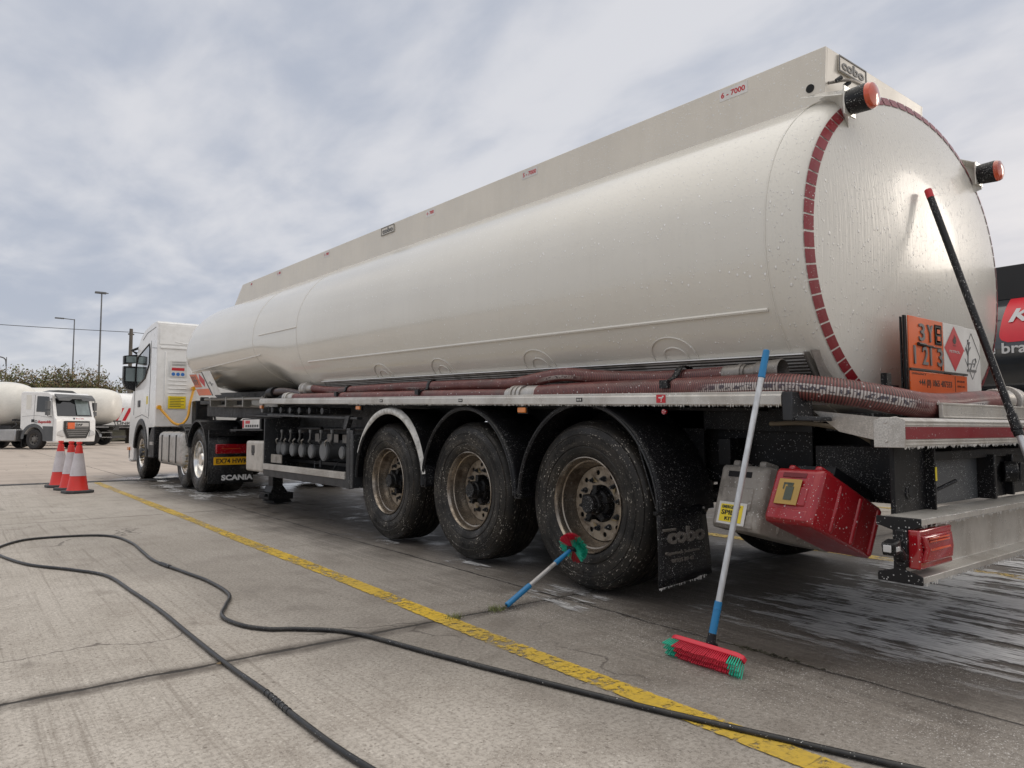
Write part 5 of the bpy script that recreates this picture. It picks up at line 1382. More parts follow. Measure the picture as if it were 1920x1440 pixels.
# door and panel gaps
b = MB()
for pts in ([(15.50, 2.75), (15.50, 2.0), (15.56, 1.25)], [(15.56, 1.22), (16.2, 1.30), (16.9, 1.24)], [(16.98, 2.0), (17.05, 1.3)], [(15.0, 2.56), (15.4, 2.60)], [(15.12, 2.98), (15.9, 2.94), (16.3, 2.84)]):
    b.tube([(XL - .001, y, z) for y, z in pts], .006, 5)
b.build('panel_gap', 'grey trim', cabn)
b = MB(); b.box((XL - .012, 16.40, 1.46), (XL, 16.62, 1.60)); b.build('door_handle', 'black plastic', cabn, bevel=.02)
b = MB(); b.box((XL - .003, 15.68, 1.50), (XL, 15.82, 1.66)); b.build('yellow_sticker', 'yellow sign', cabn)
# rear wall details
YB = 14.998
b = MB(); b.box((XL + .06, YB - .02, 2.56), (XR - .06, YB, 2.60)); b.box((XL + .04, YB - .012, 2.64), (XR - .04, YB, 3.02)); b.tube([(XL + .32, YB - .012, 2.70), (XL + .5, YB - .012, 2.67), (XR - .5, YB - .012, 2.67)], .01, 5)
for z in (1.78, 1.86, 1.94, 1.70): b.box((XL + .22, YB - .010, z), (XL + .55, YB, z + .018))
b.tube([(XL + .16, YB, 1.2), (XL + .16, YB, 2.5)], .012, 5)
b.build('rear_wall_pressing', 'white paint', cabn, bevel=.006)
b = MB(); b.box((XL + .24, YB - .016, 2.02), (XL + .54, YB - .012, 2.33)); st_ = b.build('safety_notice', 'white sign', cabn)
b = MB(); b.use('red print').box((XL + .27, YB - .019, 2.14), (XL + .50, YB - .016, 2.195)); b.use('blue print')
for k in range(3): b.cyl((XL + .30 + k * .085, YB - .016, 2.07), (XL + .30 + k * .085, YB - .019, 2.07), .034, n=16)
b.use('grey print')
for z in (2.24, 2.26, 2.30): b.box((XL + .27, YB - .019, z), (XL + .52, YB - .016, z + .006))
b.build('notice_symbols', None, cabn)
b = MB(); b.box((XL + .22, YB - .016, 1.40), (XL + .54, YB - .012, 1.64)); b.build('yellow_notice', 'yellow sign', cabn)
b = MB()
for k in range(6): b.box((XL + .25, YB - .018, 1.44 + k * .032), (XL + .25 + (.26 if k % 2 else .2), YB - .016, 1.450 + k * .032))
b.build('notice_lines', 'olive print', cabn)
b = MB(); b.tube(spline([(XL + .05, 14.93, 1.42), (XL + .14, 14.86, 1.30), (XL + .27, 14.70, 1.12), (XL + .40, 14.66, 1.10), (XL + .52, 14.72, 1.24), (XL + .58, 14.82, 1.50), (XL + .66, 14.90, 1.78)], .04), .024, 10); b.cyl((XL + .05, 14.99, 1.42), (XL + .05, 14.88, 1.42), .04, n=12); b.cyl((XL + .66, 14.99, 1.80), (XL + .66, 14.86, 1.80), .04, n=12); b.build('yellow_air_line', 'yellow tube', TR)
b = MB(); b.tube(spline([(XL + .8, 14.9, 1.5), (XL + .82, 14.4, 1.0), (XL + .9, 13.6, .98), (XL + 1.0, 13.0, 1.25)], .05), .022, 8); b.tube(spline([(XL + 1.0, 14.9, 1.5), (XL + 1.0, 14.3, .95), (XL + 1.0, 13.6, 1.05), (XL + 1.1, 13.0, 1.3)], .05), .022, 8); b.build('coiled_line', 'rubber black', TR)
b = MB(); b.box((XL + .62, 14.55, .95), (XL + .95, 14.85, 1.55)); b.box((XL + .70, 14.52, 1.45), (XL + .86, 14.6, 1.62)); b.build('exhaust_unit', 'black steel', TR, bevel=.02)
b = MB(); b.box((XL + .62, 14.543, 1.05), (XL + .74, 14.55, 1.15)); b.build('exhaust_label', 'pale print', TR)
# lower dark trim, wheel arch lip, steps, skirt
b = MB(); a_ = arc(16.25, .52, .70, 8, 186, 20); ai = arc(16.25, .52, .58, 8, 186, 20)
b.prism([(XL - .02, y, z) for y, z in a_] + [(XL - .02, y, z) for y, z in reversed(ai)], (.32, 0, 0)); b.build('wheel_arch_trim', 'black plastic', TR, bevel=.015)
b = MB(); b.box((XL, 15.02, .45), (XL + .3, 15.55, 1.06)); b.box((XL - .01, 15.1, .45), (XL + .2, 15.5, .50)); b.build('battery_box', 'black steel', TR, bevel=.02)
b = MB(); b.box((XL - .02, 15.05, .70), (XL, 15.30, .76)); b.build('step_plate', 'aluminium', TR)
b = MB(); b.box((XL - .03, 17.30, .55), (XL + .02, 17.50, .62)); b.build('indicator', 'amber', TR, bevel=.01)
b = MB(); b.box((XL, 17.3, .30), (XR, 17.52, .62)); b.build('bumper', 'white paint', TR, bevel=.05, seg=3)
# mirrors
b = MB(); b.prism([(2.80, 16.98, 2.56), (3.06, 16.98, 2.60), (3.06, 16.98, 2.42), (2.80, 16.98, 2.38)], (0, .16, 0)); b.prism([(2.80, 16.98, 2.34), (2.80, 16.98, 2.0), (2.86, 16.98, 1.86), (3.08, 16.98, 1.80), (3.08, 16.98, 2.34)], (0, .16, 0)); b.tube([(3.05, 17.0, 2.62), (2.95, 17.02, 2.68), (3.1, 16.9, 2.75)], .03, 8); b.tube([(3.07, 17.0, 1.9), (3.12, 17.05, 1.78), (3.2, 17.1, 1.75)], .035, 8); mr = b.build('mirror_housing', 'black plastic', TR, bevel=.025, seg=3); ORG[mr.name] = ORG[TR.name].copy()
b = MB(); b.box((2.84, 16.972, 2.02), (3.05, 16.98, 2.30)); b.box((2.84, 16.972, 2.42), (3.03, 16.98, 2.55)); b.build('mirror_glass', 'glass pale', mr)
b = MB(); b.prism([(5.5, 16.98, 2.56), (5.76, 16.98, 2.56), (5.76, 16.98, 1.86), (5.5, 16.98, 1.80)], (0, .16, 0)); b.build('mirror_housing', 'black plastic', TR, bevel=.025)
# tank, chassis, deck
b = MB(); b.box((3.04, 12.95, .36), (3.62, 14.72, .96)); ft = b.build('fuel_tank', 'aluminium', TR, bevel=.10, seg=5); ORG[ft.name] = ORG[TR.name].copy()
b = MB()
for y in (13.3, 13.8, 14.35): b.box((3.033, y, .42), (3.05, y + .06, .90)); b.box((3.1, y, .958), (3.6, y + .06, .972))
b.build('tank_strap', 'black steel', ft, bevel=.003)
b = MB()
for x in (3.86, 4.62): b.box((x, 10.9, .80), (x + .08, 17.1, 1.02))
b.box((3.5, 11.5, 1.0), (5.06, 13.2, 1.04)); b.box((3.62, 11.6, 1.04), (4.94, 12.9, 1.14)); b.box((3.6, 13.2, .9), (5.0, 15.0, .98)); b.box((3.45, 14.2, .5), (5.1, 15.0, 1.05)); b.box((3.3, 10.9, .96), (5.2, 11.2, 1.0))
b.build('chassis', 'black steel', TR, bevel=.005)
b = MB(); b.box((3.15, 15.0, .5), (5.4, 17.0, 1.0)); b.build('engine_bay', 'dark void', TR)
Wd = make_wheel(TR, (3.09, 12.12, .52), 'drive'); Wf = make_wheel(TR, (3.07, 16.40, .52), 'front')
for W_, x_, y_, z_, rz in ((Wf, 3.10, 13.06, .50, 0), (Wd, 5.47, 12.12, .52, 1), (Wf, 5.47, 16.40, .52, 1), (Wf, 5.45, 13.06, .50, 1)):
    Wc = copy_tree(W_, TR); Wc.location = Vector((x_, y_, z_)) - ORG[TR.name]; Wc.rotation_euler = (.4, 0, math.pi if rz else 0)
for c_ in list(TR.children):
    if c_.name.startswith('wheel') and abs(c_.location.y + 14.5 - 13.06) < .01: c_.scale = (1, .93, .93)
b = MB(); b.lathe([(.32, .28), (.32, .50), (.36, .52), (.58, .52), (.62, .50), (.62, .28)], (3.09, 12.12, .52), 'x', 48); b.build('inner_tyre', 'tyre rubber', TR, smooth=30)
# mudguards of the tractor
b = MB(); n = 24
def guard(cy, r, a0, a1, x0=3.04, x1=3.72):
    rows = []
    for i in range(n + 1):
        t = R(a0 + (a1 - a0) * i / n); c_, s_ = math.cos(t), math.sin(t)
        rr_ = r + (.012 if i % 3 == 0 else 0)
        rows.append([(x0, cy + (r - .02) * c_, .52 + (r - .02) * s_), (x0, cy + rr_ * c_, .52 + rr_ * s_), (x1, cy + rr_ * c_, .52 + rr_ * s_), (x1, cy + (r - .02) * c_, .52 + (r - .02) * s_)])
    b.grid(rows, closed=True)
guard(12.05, .62, 200, 20); guard(13.05, .56, 160, 70)
b.build('mudguard', 'black plastic', TR, smooth=15)
b = MB(); rows = [[(3.05, 11.40 - .03 * t, .92 - t * .74), (3.72, 11.40 - .03 * t, .92 - t * .74)] for t in (0, .3, .6, 1)]
b.grid(rows); fl = b.build('rear_flap', 'black plastic', TR, solid=.02); ORG[fl.name] = ORG[TR.name].copy()
b = MB(); b.box((3.14, 11.30, .63), (3.62, 11.36, .775)); rl = b.build('rear_lamp', 'lamp red', TR, bevel=.012); ORG[rl.name] = ORG[TR.name].copy()
b = MB(); b.box((3.22, 11.295, .70), (3.5, 11.30, .712)); b.build('light_guide', 'lamp lens', rl)
b = MB(); b.box((3.12, 11.33, .46), (3.66, 11.345, .578)); npl = b.build('number_plate', 'plate yellow', TR, bevel=.003); ORG[npl.name] = ORG[TR.name].copy()
text('EX74 HWK', 'black print', (3.155, 11.33, .482), Xr, UP, height=.074, width=.47, parent=npl, name='plate_lettering', depth=.003, bold=.02)
text('SCANIA', 'pale print', (3.24, 11.355, .222), Xr, UP, height=.085, width=.475, parent=fl, name='flap_lettering', depth=.004, bold=.045)
b = MB(); b.box((3.72, 11.3, .5), (4.85, 11.36, .8)); b.box((3.05, 11.36, .90), (3.75, 11.40, .99)); b.build('rear_bracket', 'black steel', TR)

# ---------------------------------------------------------------- dark tanker in the next bays (right)
DT = thing('tanker_trailer', 'dark grey tank trailer with red and green livery parked beyond the right yellow lines', 'trailer', (11.5, 6, 0))
dcx, dcz, da, dbz = 11.46, 1.95, 1.265, .95
def dp_(y, th, off=0): 
    k = 1.0
    if y < -3.6: k = .4 + .6 * math.sqrt(max(0, 1 - ((-3.6 - y) / .4) ** 2))
    if y > 7.6: k = .4 + .6 * math.sqrt(max(0, 1 - ((y - 7.6) / .5) ** 2))
    return (dcx - (da + off) * k * math.cos(th), y, dcz + (dbz + off) * k * math.sin(th))
b = MB(); VR = b.grid([[dp_(y, 2 * math.pi * k / 72) for k in range(72)] for y in [-4, -3.98, -3.9, -3.8, -3.6, -1, 1, 3, 5, 7.6, 7.8, 7.95, 8.05, 8.1]], closed=True); b.F(VR[0]); b.F(VR[-1]); b.build('tank_shell', 'dark tank paint', DT, smooth=50)
b = MB(); b.prism([(10.62, y, z) for y, z in ((-3.4, 2.66), (-3.4, 3.10), (7.3, 3.10), (7.8, 2.66))], (1.68, 0, 0)); b.build('coaming', 'coaming black', DT, bevel=.01)
def on_tank(y, z, off=.004):
    th = math.asin(max(-1, min(1, (z - dcz) / dbz))); return dp_(y, th, off)
def patch(pts, mat, name, off=.004, fine=8):
    """flat design given as (y, z) outline wrapped on the shell"""
    b = MB(); 
    vs = [b.V(on_tank(y, z, off)) for y, z in pts]
    n_ = len(pts) // 2
    for i in range(n_ - 1): b.F([vs[i], vs[i + 1], vs[len(pts) - 2 - i], vs[len(pts) - 1 - i]])
    return b.build(name, mat, DT, smooth=60)
N_ = 24; L_, R_ = [], []
for i in range(N_ + 1):
    t = i / N_; z = 2.07 + .70 * t
    ins = .10 * (1 - math.sqrt(max(0, 1 - max(0, (t - .84) / .16) ** 2))) + .10 * (1 - math.sqrt(max(0, 1 - max(0, (.16 - t) / .16) ** 2)))
    L_.append((3.27 - .03 * t - ins, z)); R_.append((1.6 - .03 * t + ins, z))
patch(L_ + R_[::-1], 'banner red', 'red_banner', .004)
L_ = [(3.62 - .14 * i / 10, 2.35 + .42 * i / 10) for i in range(11)]; R_ = [(3.50 - .14 * i / 10, 2.35 + .42 * i / 10) for i in range(11)]
patch(L_ + R_[::-1], 'banner green', 'green_stripe', .004)
b = MB(); b.cyl((10.185, 3.46, 2.78), (10.2, 3.46, 2.78), .05, n=16); b.build('green_sticker', 'banner green', DT)
upn = Vector((.42, 0, .9)).normalized()
text('K', 'pale print', on_tank(3.18, 2.32, .012), LR, upn, height=.19, width=.26, parent=DT, name='banner_lettering', depth=.004, bold=.03, shear=.3)
text('the brand', 'pale print', on_tank(3.57, 1.93, .010), LR, (0.0, 0, 1), height=.135, width=.80, parent=DT, name='livery_lettering', depth=.004, bold=.02)
b = MB(); b.box((10.22, -3.5, 1.38), (10.26, 7.8, 1.44)); b.build('side_rail', 'alu extrusion', DT)
b = MB(); b.box((10.25, -3.5, .55), (10.30, 7.6, 1.34)); b.box((10.9, -3.6, .6), (12.0, 9, 1.1)); b.build('side_skirt', 'skirt grey', DT)
for y in (-.9, .4, 1.7):
    b = MB(); b.lathe([(10.27, .30), (10.25, .36), (10.25, .45), (10.29, .52), (10.62, .52), (10.65, .3)], (0, y, .52), 'x', 36); W_ = b.build('wheel', 'far tyre', DT); ORG[W_.name] = ORG[DT.name].copy()
    b = MB(); b.lathe([(10.28, .30), (10.36, .25), (10.36, .1), (10.30, .09), (10.30, .001)], (0, y, .52), 'x', 24); b.build('rim', 'far rim', W_)

# ---------------------------------------------------------------- parked tankers across the yard
def far_wheel(root, x, y, out=-1, r=.50):
    b = MB(); b.lathe([(out * 0, .28), (out * .02, .34), (out * .02, .44), (-out * .03, r), (-out * .30, r), (-out * .34, .28)], (x, y, r), 'x', 32); W_ = b.build('wheel', 'far tyre', root)
    b = MB(); b.lathe([(0, .285), (-out * .09, .25), (-out * .08, .16), (out * .0, .12), (out * .02, .001)], (x, y, r), 'x', 20)
    b.build('rim', 'far rim', W_)
    b = MB()
    for k in range(8):
        a = k * math.pi / 4; b.cyl((x - out * .075, y + .2 * math.cos(a), r + .2 * math.sin(a)), (x - out * .065, y + .2 * math.cos(a), r + .2 * math.sin(a)), .035, n=8)
    b.build('vent_hole', 'dark void', W_)
def far_tank(root, y0, y1, zc, a, bz_, taper0=.8, taper1=.3, mat='white shell'):
    b = MB(); ys_ = []
    N0 = 12
    rows = []
    def ring(y, k): return [(a * k * math.copysign(abs(math.cos(t)) ** .95, math.cos(t)), y, zc + bz_ * (k if math.sin(t) < 0 else (.35 + .65 * k)) * math.copysign(abs(math.sin(t)) ** .95, math.sin(t))) for t in [2 * math.pi * i / 64 for i in range(64)]]
    for i in range(N0 + 1): u = 1 - i / N0; rows.append(ring(y0 + taper0 * (1 - u), .25 + .75 * math.sqrt(max(0, 1 - u ** 2.2))))
    for i in range(1, 6): rows.append(ring(y0 + taper0 + (y1 - taper1 - y0 - taper0) * i / 5, 1.0))
    for i in range(1, 9): u = i / 8; rows.append(ring(y1 - taper1 + taper1 * u, .25 + .75 * math.sqrt(max(0, 1 - u ** 2.2))))
    VR = b.grid(rows, closed=True); b.F(VR[0]); b.F(VR[-1])
    return b.build('tank_shell', mat, root, smooth=40)
AZ = R(38)
fdir = Vector((math.sin(AZ), -math.cos(AZ), 0))
P0 = Vector((4.95, 42.55, 0))
DF = thing('parked_lorry', 'white lorry cab with orange plate on its grille, parked behind the traffic cones', 'lorry', P0, AZ, local=True)
prof = [(.02, .36), (-.02, .80), (.0, 1.50), (.10, 1.62), (.36, 2.72), (.55, 2.86), (2.15, 2.90), (2.22, 2.80), (2.22, 1.05), (2.05, .95)] + arc(1.36, .52, .62, 20, 180, 10) + [(.55, .36)]
b = MB(); b.prism([(-1.22, y, z) for y, z in prof], (2.44, 0, 0)); cb_ = b.build('cab_body', 'white paint', DF, bevel=.05, seg=3, smooth=40)
b = MB(); b.prism([(-1.06, .118, 1.66), (-1.02, .335, 2.56), (1.02, .335, 2.56), (1.06, .118, 1.66)], (0, -.03, 0)); b.build('windscreen', 'glass dark', cb_, bevel=.02)
b = MB(); b.prism([(.10, .075, 1.74), (.10, .28, 2.50), (.90, .28, 2.50), (.90, .075, 1.74)], (0, -.012, 0)); b.build('windscreen_reflection_pane', 'glass pale', cb_)
b = MB(); b.prism([(-1.16, .22, 2.66), (1.16, .22, 2.66), (1.12, -.02, 2.46), (.3, -.04, 2.44), (.2, -.04, 2.52), (-.3, -.04, 2.54), (-.5, -.04, 2.42), (-1.12, -.02, 2.42)], (0, .03, .12)); b.build('sun_visor', 'grey trim', cb_, bevel=.02)
b = MB(); b.prism([(-.8, .9, 2.88), (-.4, .8, 3.0), (.5, .8, 3.0), (.9, .9, 2.88)], (0, .6, 0)); b.build('roof_hatch', 'grey trim', cb_, bevel=.03)
b = MB(); b.prism([(-.78, -.035, 1.42), (.78, -.035, 1.42), (.80, -.045, .95), (.58, -.05, .55), (-.58, -.05, .55), (-.80, -.045, .95)], (0, -.02, 0)); gr_ = b.build('grille', 'black print', cb_, bevel=.01)
b = MB()
for z, w_ in ((.66, .52), (.76, .58), (.86, .64), (.96, .68), (1.06, .70)): b.box((-w_, -.085, z), (w_, -.066, z + .022))
b.box((-.66, -.08, 1.14), (.70, -.062, 1.34)); b.build('grille_bar', 'silver trim', cb_, bevel=.005)
text('DAF', 'black print', (-.12, -.081, 1.18), Xr, UP, height=.11, width=.42, parent=cb_, name='grille_lettering', depth=.01, bold=.04)
b = MB(); b.box((-.62, -.11, 1.02), (-.20, -.09, 1.34)); b.build('orange_plate', 'orange sign', cb_)
for sgn in (-1, 1):
    b = MB(); b.prism([(sgn * .74, -.04, .62), (sgn * 1.16, .0, .70), (sgn * 1.18, .02, .86), (sgn * .86, -.03, .98)], (0, -.03, 0)); b.build('headlamp', 'clear lens', cb_, bevel=.02)
    b = MB(); b.box((sgn * 1.42 - .09, .24, 1.98), (sgn * 1.42 + .09, .40, 2.40)); b.box((sgn * 1.42 - .09, .24, 1.70), (sgn * 1.42 + .09, .38, 1.92)); b.tube([(sgn * 1.2, .3, 2.5), (sgn * 1.42, .3, 2.5), (sgn * 1.42, .3, 1.65), (sgn * 1.25, .25, 1.62)], .025, 6); b.build('mirror_housing', 'grey trim', DF, bevel=.03)
for sgn in (-1, 1):
    x_ = sgn * 1.222; q = sgn * .01
    b = MB(); b.prism([(x_, .36, 1.84), (x_, .46, 2.62), (x_, 1.18, 2.66), (x_, 1.22, 1.88)], (q, 0, 0)); b.build('side_window', 'glass dark', cb_)
    b = MB(); b.tube([(x_, 1.32, 2.72), (x_, 1.36, 1.5), (x_, 1.3, 1.15)], .008, 5); b.tube([(x_, .30, 2.6), (x_, .18, 1.55), (x_, .16, .95)], .008, 5); b.tube([(x_, .2, 1.55), (x_, 1.2, 1.70), (x_, 2.1, 1.64)], .006, 5); b.build('panel_gap', 'grey trim', cb_)
    b = MB(); b.prism([(x_, y, z) for y, z in arc(1.36, .52, .76, 0, 188, 14)] + [(x_, y, z) for y, z in arc(1.36, .52, .60, 188, 0, 14)], (q * 1.5, 0, 0)); b.prism([(x_, .16, .42), (x_, .16, 1.14), (x_, .80, 1.16), (x_, .62, .42)], (q, 0, 0)); b.build('lower_trim', 'grey trim', cb_)
    b = MB(); b.box((x_ - .01, 1.32, 1.36), (x_ + .012, 1.50, 1.50)); b.build('door_handle', 'black plastic', cb_)
    b = MB(); b.prism([(x_, 1.55, 2.0), (x_, 1.55, 2.72), (x_, 1.85, 2.72), (x_, 1.85, 2.0)], (q * 1.2, 0, 0)); b.build('side_pressing', 'white shell', cb_, bevel=.01)
    far_wheel(DF, x_ * .97, 1.36, sgn)
# the lettering on the door faces outward on the local left (-x) side
text('Reynolds', 'red print', (-1.236, 1.08, 1.27), (0, -1, 0), UP, height=.17, width=.80, parent=cb_, name='door_lettering', depth=.004, bold=.03, shear=.2)
b = MB(); b.lathe([(-1.238, .08), (-1.238, .05)], (0, 1.20, 1.38), 'x', 20); b.build('door_emblem', 'grey trim', cb_)
text('Reynolds', 'red print', (-.02, .025, 1.47), Xr, UP, height=.10, width=.50, parent=cb_, name='front_lettering', depth=.006, bold=.03, shear=.2)
b = MB(); b.box((-.18, .01, 1.47), (-.08, .025, 1.59)); b.build('front_emblem', 'grey trim', cb_)
b = MB(); b.box((-1.0, 2.2, .55), (1.0, 7.2, .95)); b.box((-.9, .2, .40), (.9, 2.4, 1.0)); b.build('chassis', 'chassis far', DF)
b = MB(); b.box((-1.2, 2.5, .40), (-.7, 3.7, 1.0)); b.build('side_tank', 'silver trim', DF, bevel=.05)
b = MB(); b.box((-1.22, 2.06, .14), (-.8, 2.10, .7)); b.build('mudflap', 'black plastic', DF)
for y in (4.7, 6.0):
    for sgn in (-1, 1): far_wheel(DF, 1.2 * sgn, y, sgn)
FT = thing('tanker_trailer', 'off white tank trailer behind the parked cab, cut by the left edge of the photo', 'trailer', P0 - fdir * 3.0, AZ, local=True)
far_tank(FT, 0.0, 12, 2.33, 1.27, 1.18, 2.0, .4)
b = MB(); b.box((-.6, .5, .95), (.6, 12, 1.2)); b.box((-1.2, 3, 1.05), (1.2, 11.5, 1.15)); b.build('subframe', 'chassis far', FT)
b = MB(); b.box((-1.0, -.12, 1.42), (-.2, -.02, 1.52)); b.tube(spline([(-.9, -.1, 1.4), (-1.0, -.3, 1.2), (-1.1, 0, 1.0)], .05), .03, 6); b.build('gauge_rail', 'chassis far', FT)
for y in (8, 9.3, 10.6):
    for sgn in (-1, 1): far_wheel(FT, 1.2 * sgn, y, sgn)

def trailer_far(name_lbl, rear_pt, ang, mat, L=10, zc=2.42, bz_=1.18, axles=(1.0, 2.3, 3.6)):
    t = thing('tanker_trailer', name_lbl, 'trailer', rear_pt, ang, local=True)
    far_tank(t, 0, L, zc, 1.27, bz_, 1.5, .5, mat)
    b = MB(); b.box((-.5, .2, .95), (.5, L, 1.18)); b.box((-1.26, .2, 1.16), (1.26, L - .4, 1.25)); b.box((-1.24, .0, .45), (1.24, .1, .6)); b.build('subframe', 'chassis far', t)
    b = MB(); b.box((-1.27, .2, 1.10), (-1.25, L - .5, 1.18)); b.box((-1.25, .0, .78), (-1.2, .6, .84)); b.box((-1.25, .0, .48), (-1.2, .6, .54)); b.build('side_rail', 'silver trim', t)
    for y in axles:
        b = MB(); a0 = arc(y, .52, .62, 0, 180, 12); a1 = arc(y, .52, .57, 180, 0, 12); b.prism([(-1.26, p, q_) for p, q_ in a0 + a1], (.3, 0, 0)); b.build('mudguard', 'silver trim', t)
        for sgn in (-1, 1): far_wheel(t, 1.2 * sgn, y, sgn)
    return t
T2 = trailer_far('cream tank trailer with round green sticker parked behind the white cab', Vector((8.35, 51.4, 0)), R(62), 'white shell', axles=(1.3, 2.65))
b = MB(); b.cyl((-.25, .05, 2.1), (-.25, .0, 2.1), .16, n=20)
b.bm.free()
b = MB(); b.lathe([(-.985, .17), (-.985, .001)], (0, .62, 2.30), 'x', 20); b.build('green_sticker', 'banner green', T2)
b = MB(); b.box((-1.0, -.02, 1.46), (.2, .04, 1.56)); b.tube(spline([(-.9, .0, 1.45), (-1.0, -.1, 1.2), (-.9, .05, 1.05)], .05), .03, 6); b.build('gauge_rail', 'chassis far', T2)
T3 = trailer_far('white tank trailer with red slanted stripes partly hidden behind the tanker cab', Vector((13.2, 57.0, 0)), R(72), 'white paint', axles=(1.0, 2.3))
b = MB(); b.prism([(-1.275, 1.0, 1.3), (-1.275, 9.5, 1.3), (-1.275, 9.5, 2.6), (-1.275, 1.0, 2.6)], (.1, 0, 0)); b.build('livery_panel', 'white paint', T3)
b = MB()
for k in range(3):
    y = 4.1 - k * .5
    b.prism([(-1.285, y, 1.6), (-1.285, y - .22, 1.6), (-1.285, y - .62, 2.5), (-1.285, y - .40, 2.5)], (.01, 0, 0))
b.build('red_stripe', 'banner red', T3)
text('LINK', 'grey print', (-1.286, 3.9, 1.33), (0, -1, 0), UP, height=.2, width=.9, parent=T3, name='livery_lettering', depth=.004, bold=.03)

# ---------------------------------------------------------------- poles
def lamp_post(lbl, x, y, h, twin, lean=0, z0=0, r=.10):
    t = thing('street_lamp', lbl, 'street lamp', (x, y, 0), group='street lamps behind the hedge', local=True)
    b = MB(); b.cyl((0, 0, 0), (0, 0, 1.4), r * 1.5, n=12); b.cyl((0, 0, 1.4), (0, 0, h), r, r * .55, n=12); b.build('post', 'galvanised', t)
    b = MB()
    if twin == 'top': b.cyl((-.15, -.1, h - .02), (.55, .1, h + .10), .05, n=8); b.box((-.55, -.22, h - .02), (.35, .16, h + .14))
    elif twin == 'arm': b.cyl((0, 0, h - .06), (-1.3, 0, h), .05, n=8); b.box((-1.9, -.15, h - .08), (-1.0, .15, h + .05))
    else: b.tube(spline([(0, 0, h - .8), (-.1, 0, h - .2), (-.5, 0, h), (-1.4, 0, h)], .1), .06, 8)
    b.build('lamp_head', 'galvanised', t, bevel=.04)
lamp_post('tallest grey street lamp with a round head, right of the other lamps', 10.25, 74.3, 13.4, 'top')
lamp_post('thin street lamp with short flat arm left of the tallest lamp', 10.4, 94.4, 13.5, 'arm')
lamp_post('low curved street lamp at the left edge behind the bushes', 3.6, 80, 7.6, 'curve', r=.06)
up_ = thing('telegraph_pole', 'dark timber telegraph pole carrying a wire behind the cab mirror', 'pole', (10.15, 59.1, 0), local=True)
b = MB(); b.cyl((0, 0, 0), (0, 0, 8.45), .16, .12, n=12); b.box((-.2, -.05, 8.0), (.2, .05, 8.1)); b.build('post', 'timber', up_)
b = MB(); pts = []
for i in range(31):
    t = i / 30; p = Vector((-32, 62, 9.6)).lerp(Vector((10.15, 59.1, 8.2)), t); p.z -= 2.0 * 4 * t * (1 - t) * .28; pts.append(p)
b.tube(pts, .022, 5); pts = []
for i in range(21):
    t = i / 20; p = Vector((10.15, 59.1, 8.2)).lerp(Vector((52, 56, 8.5)), t); p.z -= 2.2 * t * (1 - t); pts.append(p)
b.tube(pts, .022, 5)
tag(b.build('overhead_wire', 'rubber black', None, org=(0, 0, 0)), 'thin overhead wire sagging across the sky to the telegraph pole', 'wire')

# ---------------------------------------------------------------- bushes and trees along the far side
def bush(x, y, w_, h, seed, mats, lbl, leaves, bare=.5):
    random.seed(seed)
    t = thing('bush', lbl, 'bush', (x, y, 0), group='scrubby bushes behind the parked tankers', local=True)
    b = MB(); tips = []
    for i in range(int(26 + 20 * bare)):
        a = random.uniform(0, 2 * math.pi); r0 = random.uniform(0, w_ * .32); sx_, sy_ = r0 * math.cos(a), r0 * math.sin(a) * .6
        hh = h * random.uniform(.50, .86); ex_ = random.uniform(-.5, .5) * w_ * .7; ey = random.uniform(-.5, .5) * w_ * .4
        p = Vector((sx_, sy_, 0)); q = Vector((sx_ + ex_, sy_ + ey, hh)); mid = p.lerp(q, .5) + Vector((random.uniform(-.3, .3), random.uniform(-.3, .3), .3))
        S_ = spline([p, mid, q], h / 5); b.tube(S_, .04, 4, rf=lambda k, l: max(.012, .05 - l * .006), caps=False)
        for j in range(9):
            s_ = S_[random.randrange(len(S_) // 3, len(S_))]; d_ = Vector((random.uniform(-1, 1), random.uniform(-1, 1), random.uniform(.1, 1.1))).normalized() * random.uniform(.4, 1.2)
            e_ = s_ + d_; b.tube([s_, s_.lerp(e_, .5) + Vector((0, 0, -.05)), e_], .012, 3, rf=lambda k, l: .016 - .004 * k, caps=False); tips.append((s_, e_))
            for m_ in range(2):
                f_ = e_ + Vector((random.uniform(-.4, .4), random.uniform(-.4, .4), random.uniform(0, .5))); b.tube([s_.lerp(e_, .6), f_], .007, 3, caps=False); tips.append((e_, f_))
    b.build('stems', 'bark', t, smooth=0)
    b = MB(); b.mats = list(mats)
    for i in range(leaves):
        s_, e_ = random.choice(tips); p = s_.lerp(e_, random.random()) + Vector([random.gauss(0, .16) for _ in range(3)])
        if random.random() < .5: p = Vector((random.gauss(0, w_ * .3), random.gauss(0, w_ * .2), h * random.uniform(.12, .80))) 
        b.mi = random.choices(range(len(mats)), [5, 3, 4][:len(mats)])[0]
        u = Vector([random.uniform(-1, 1) for _ in range(3)]).normalized(); v_ = u.orthogonal().normalized(); s2 = random.uniform(.06, .15)
        b.F([b.V(p + u * s2), b.V(p + v_ * s2 * .6), b.V(p - u * s2), b.V(p - v_ * s2 * .6)])
    b.build('foliage', None, t, smooth=0, recalc=False); return t
BR = ['leaf brown', 'leaf green', 'leaf dark']; GN = ['leaf green', 'leaf dark', 'leaf brown']
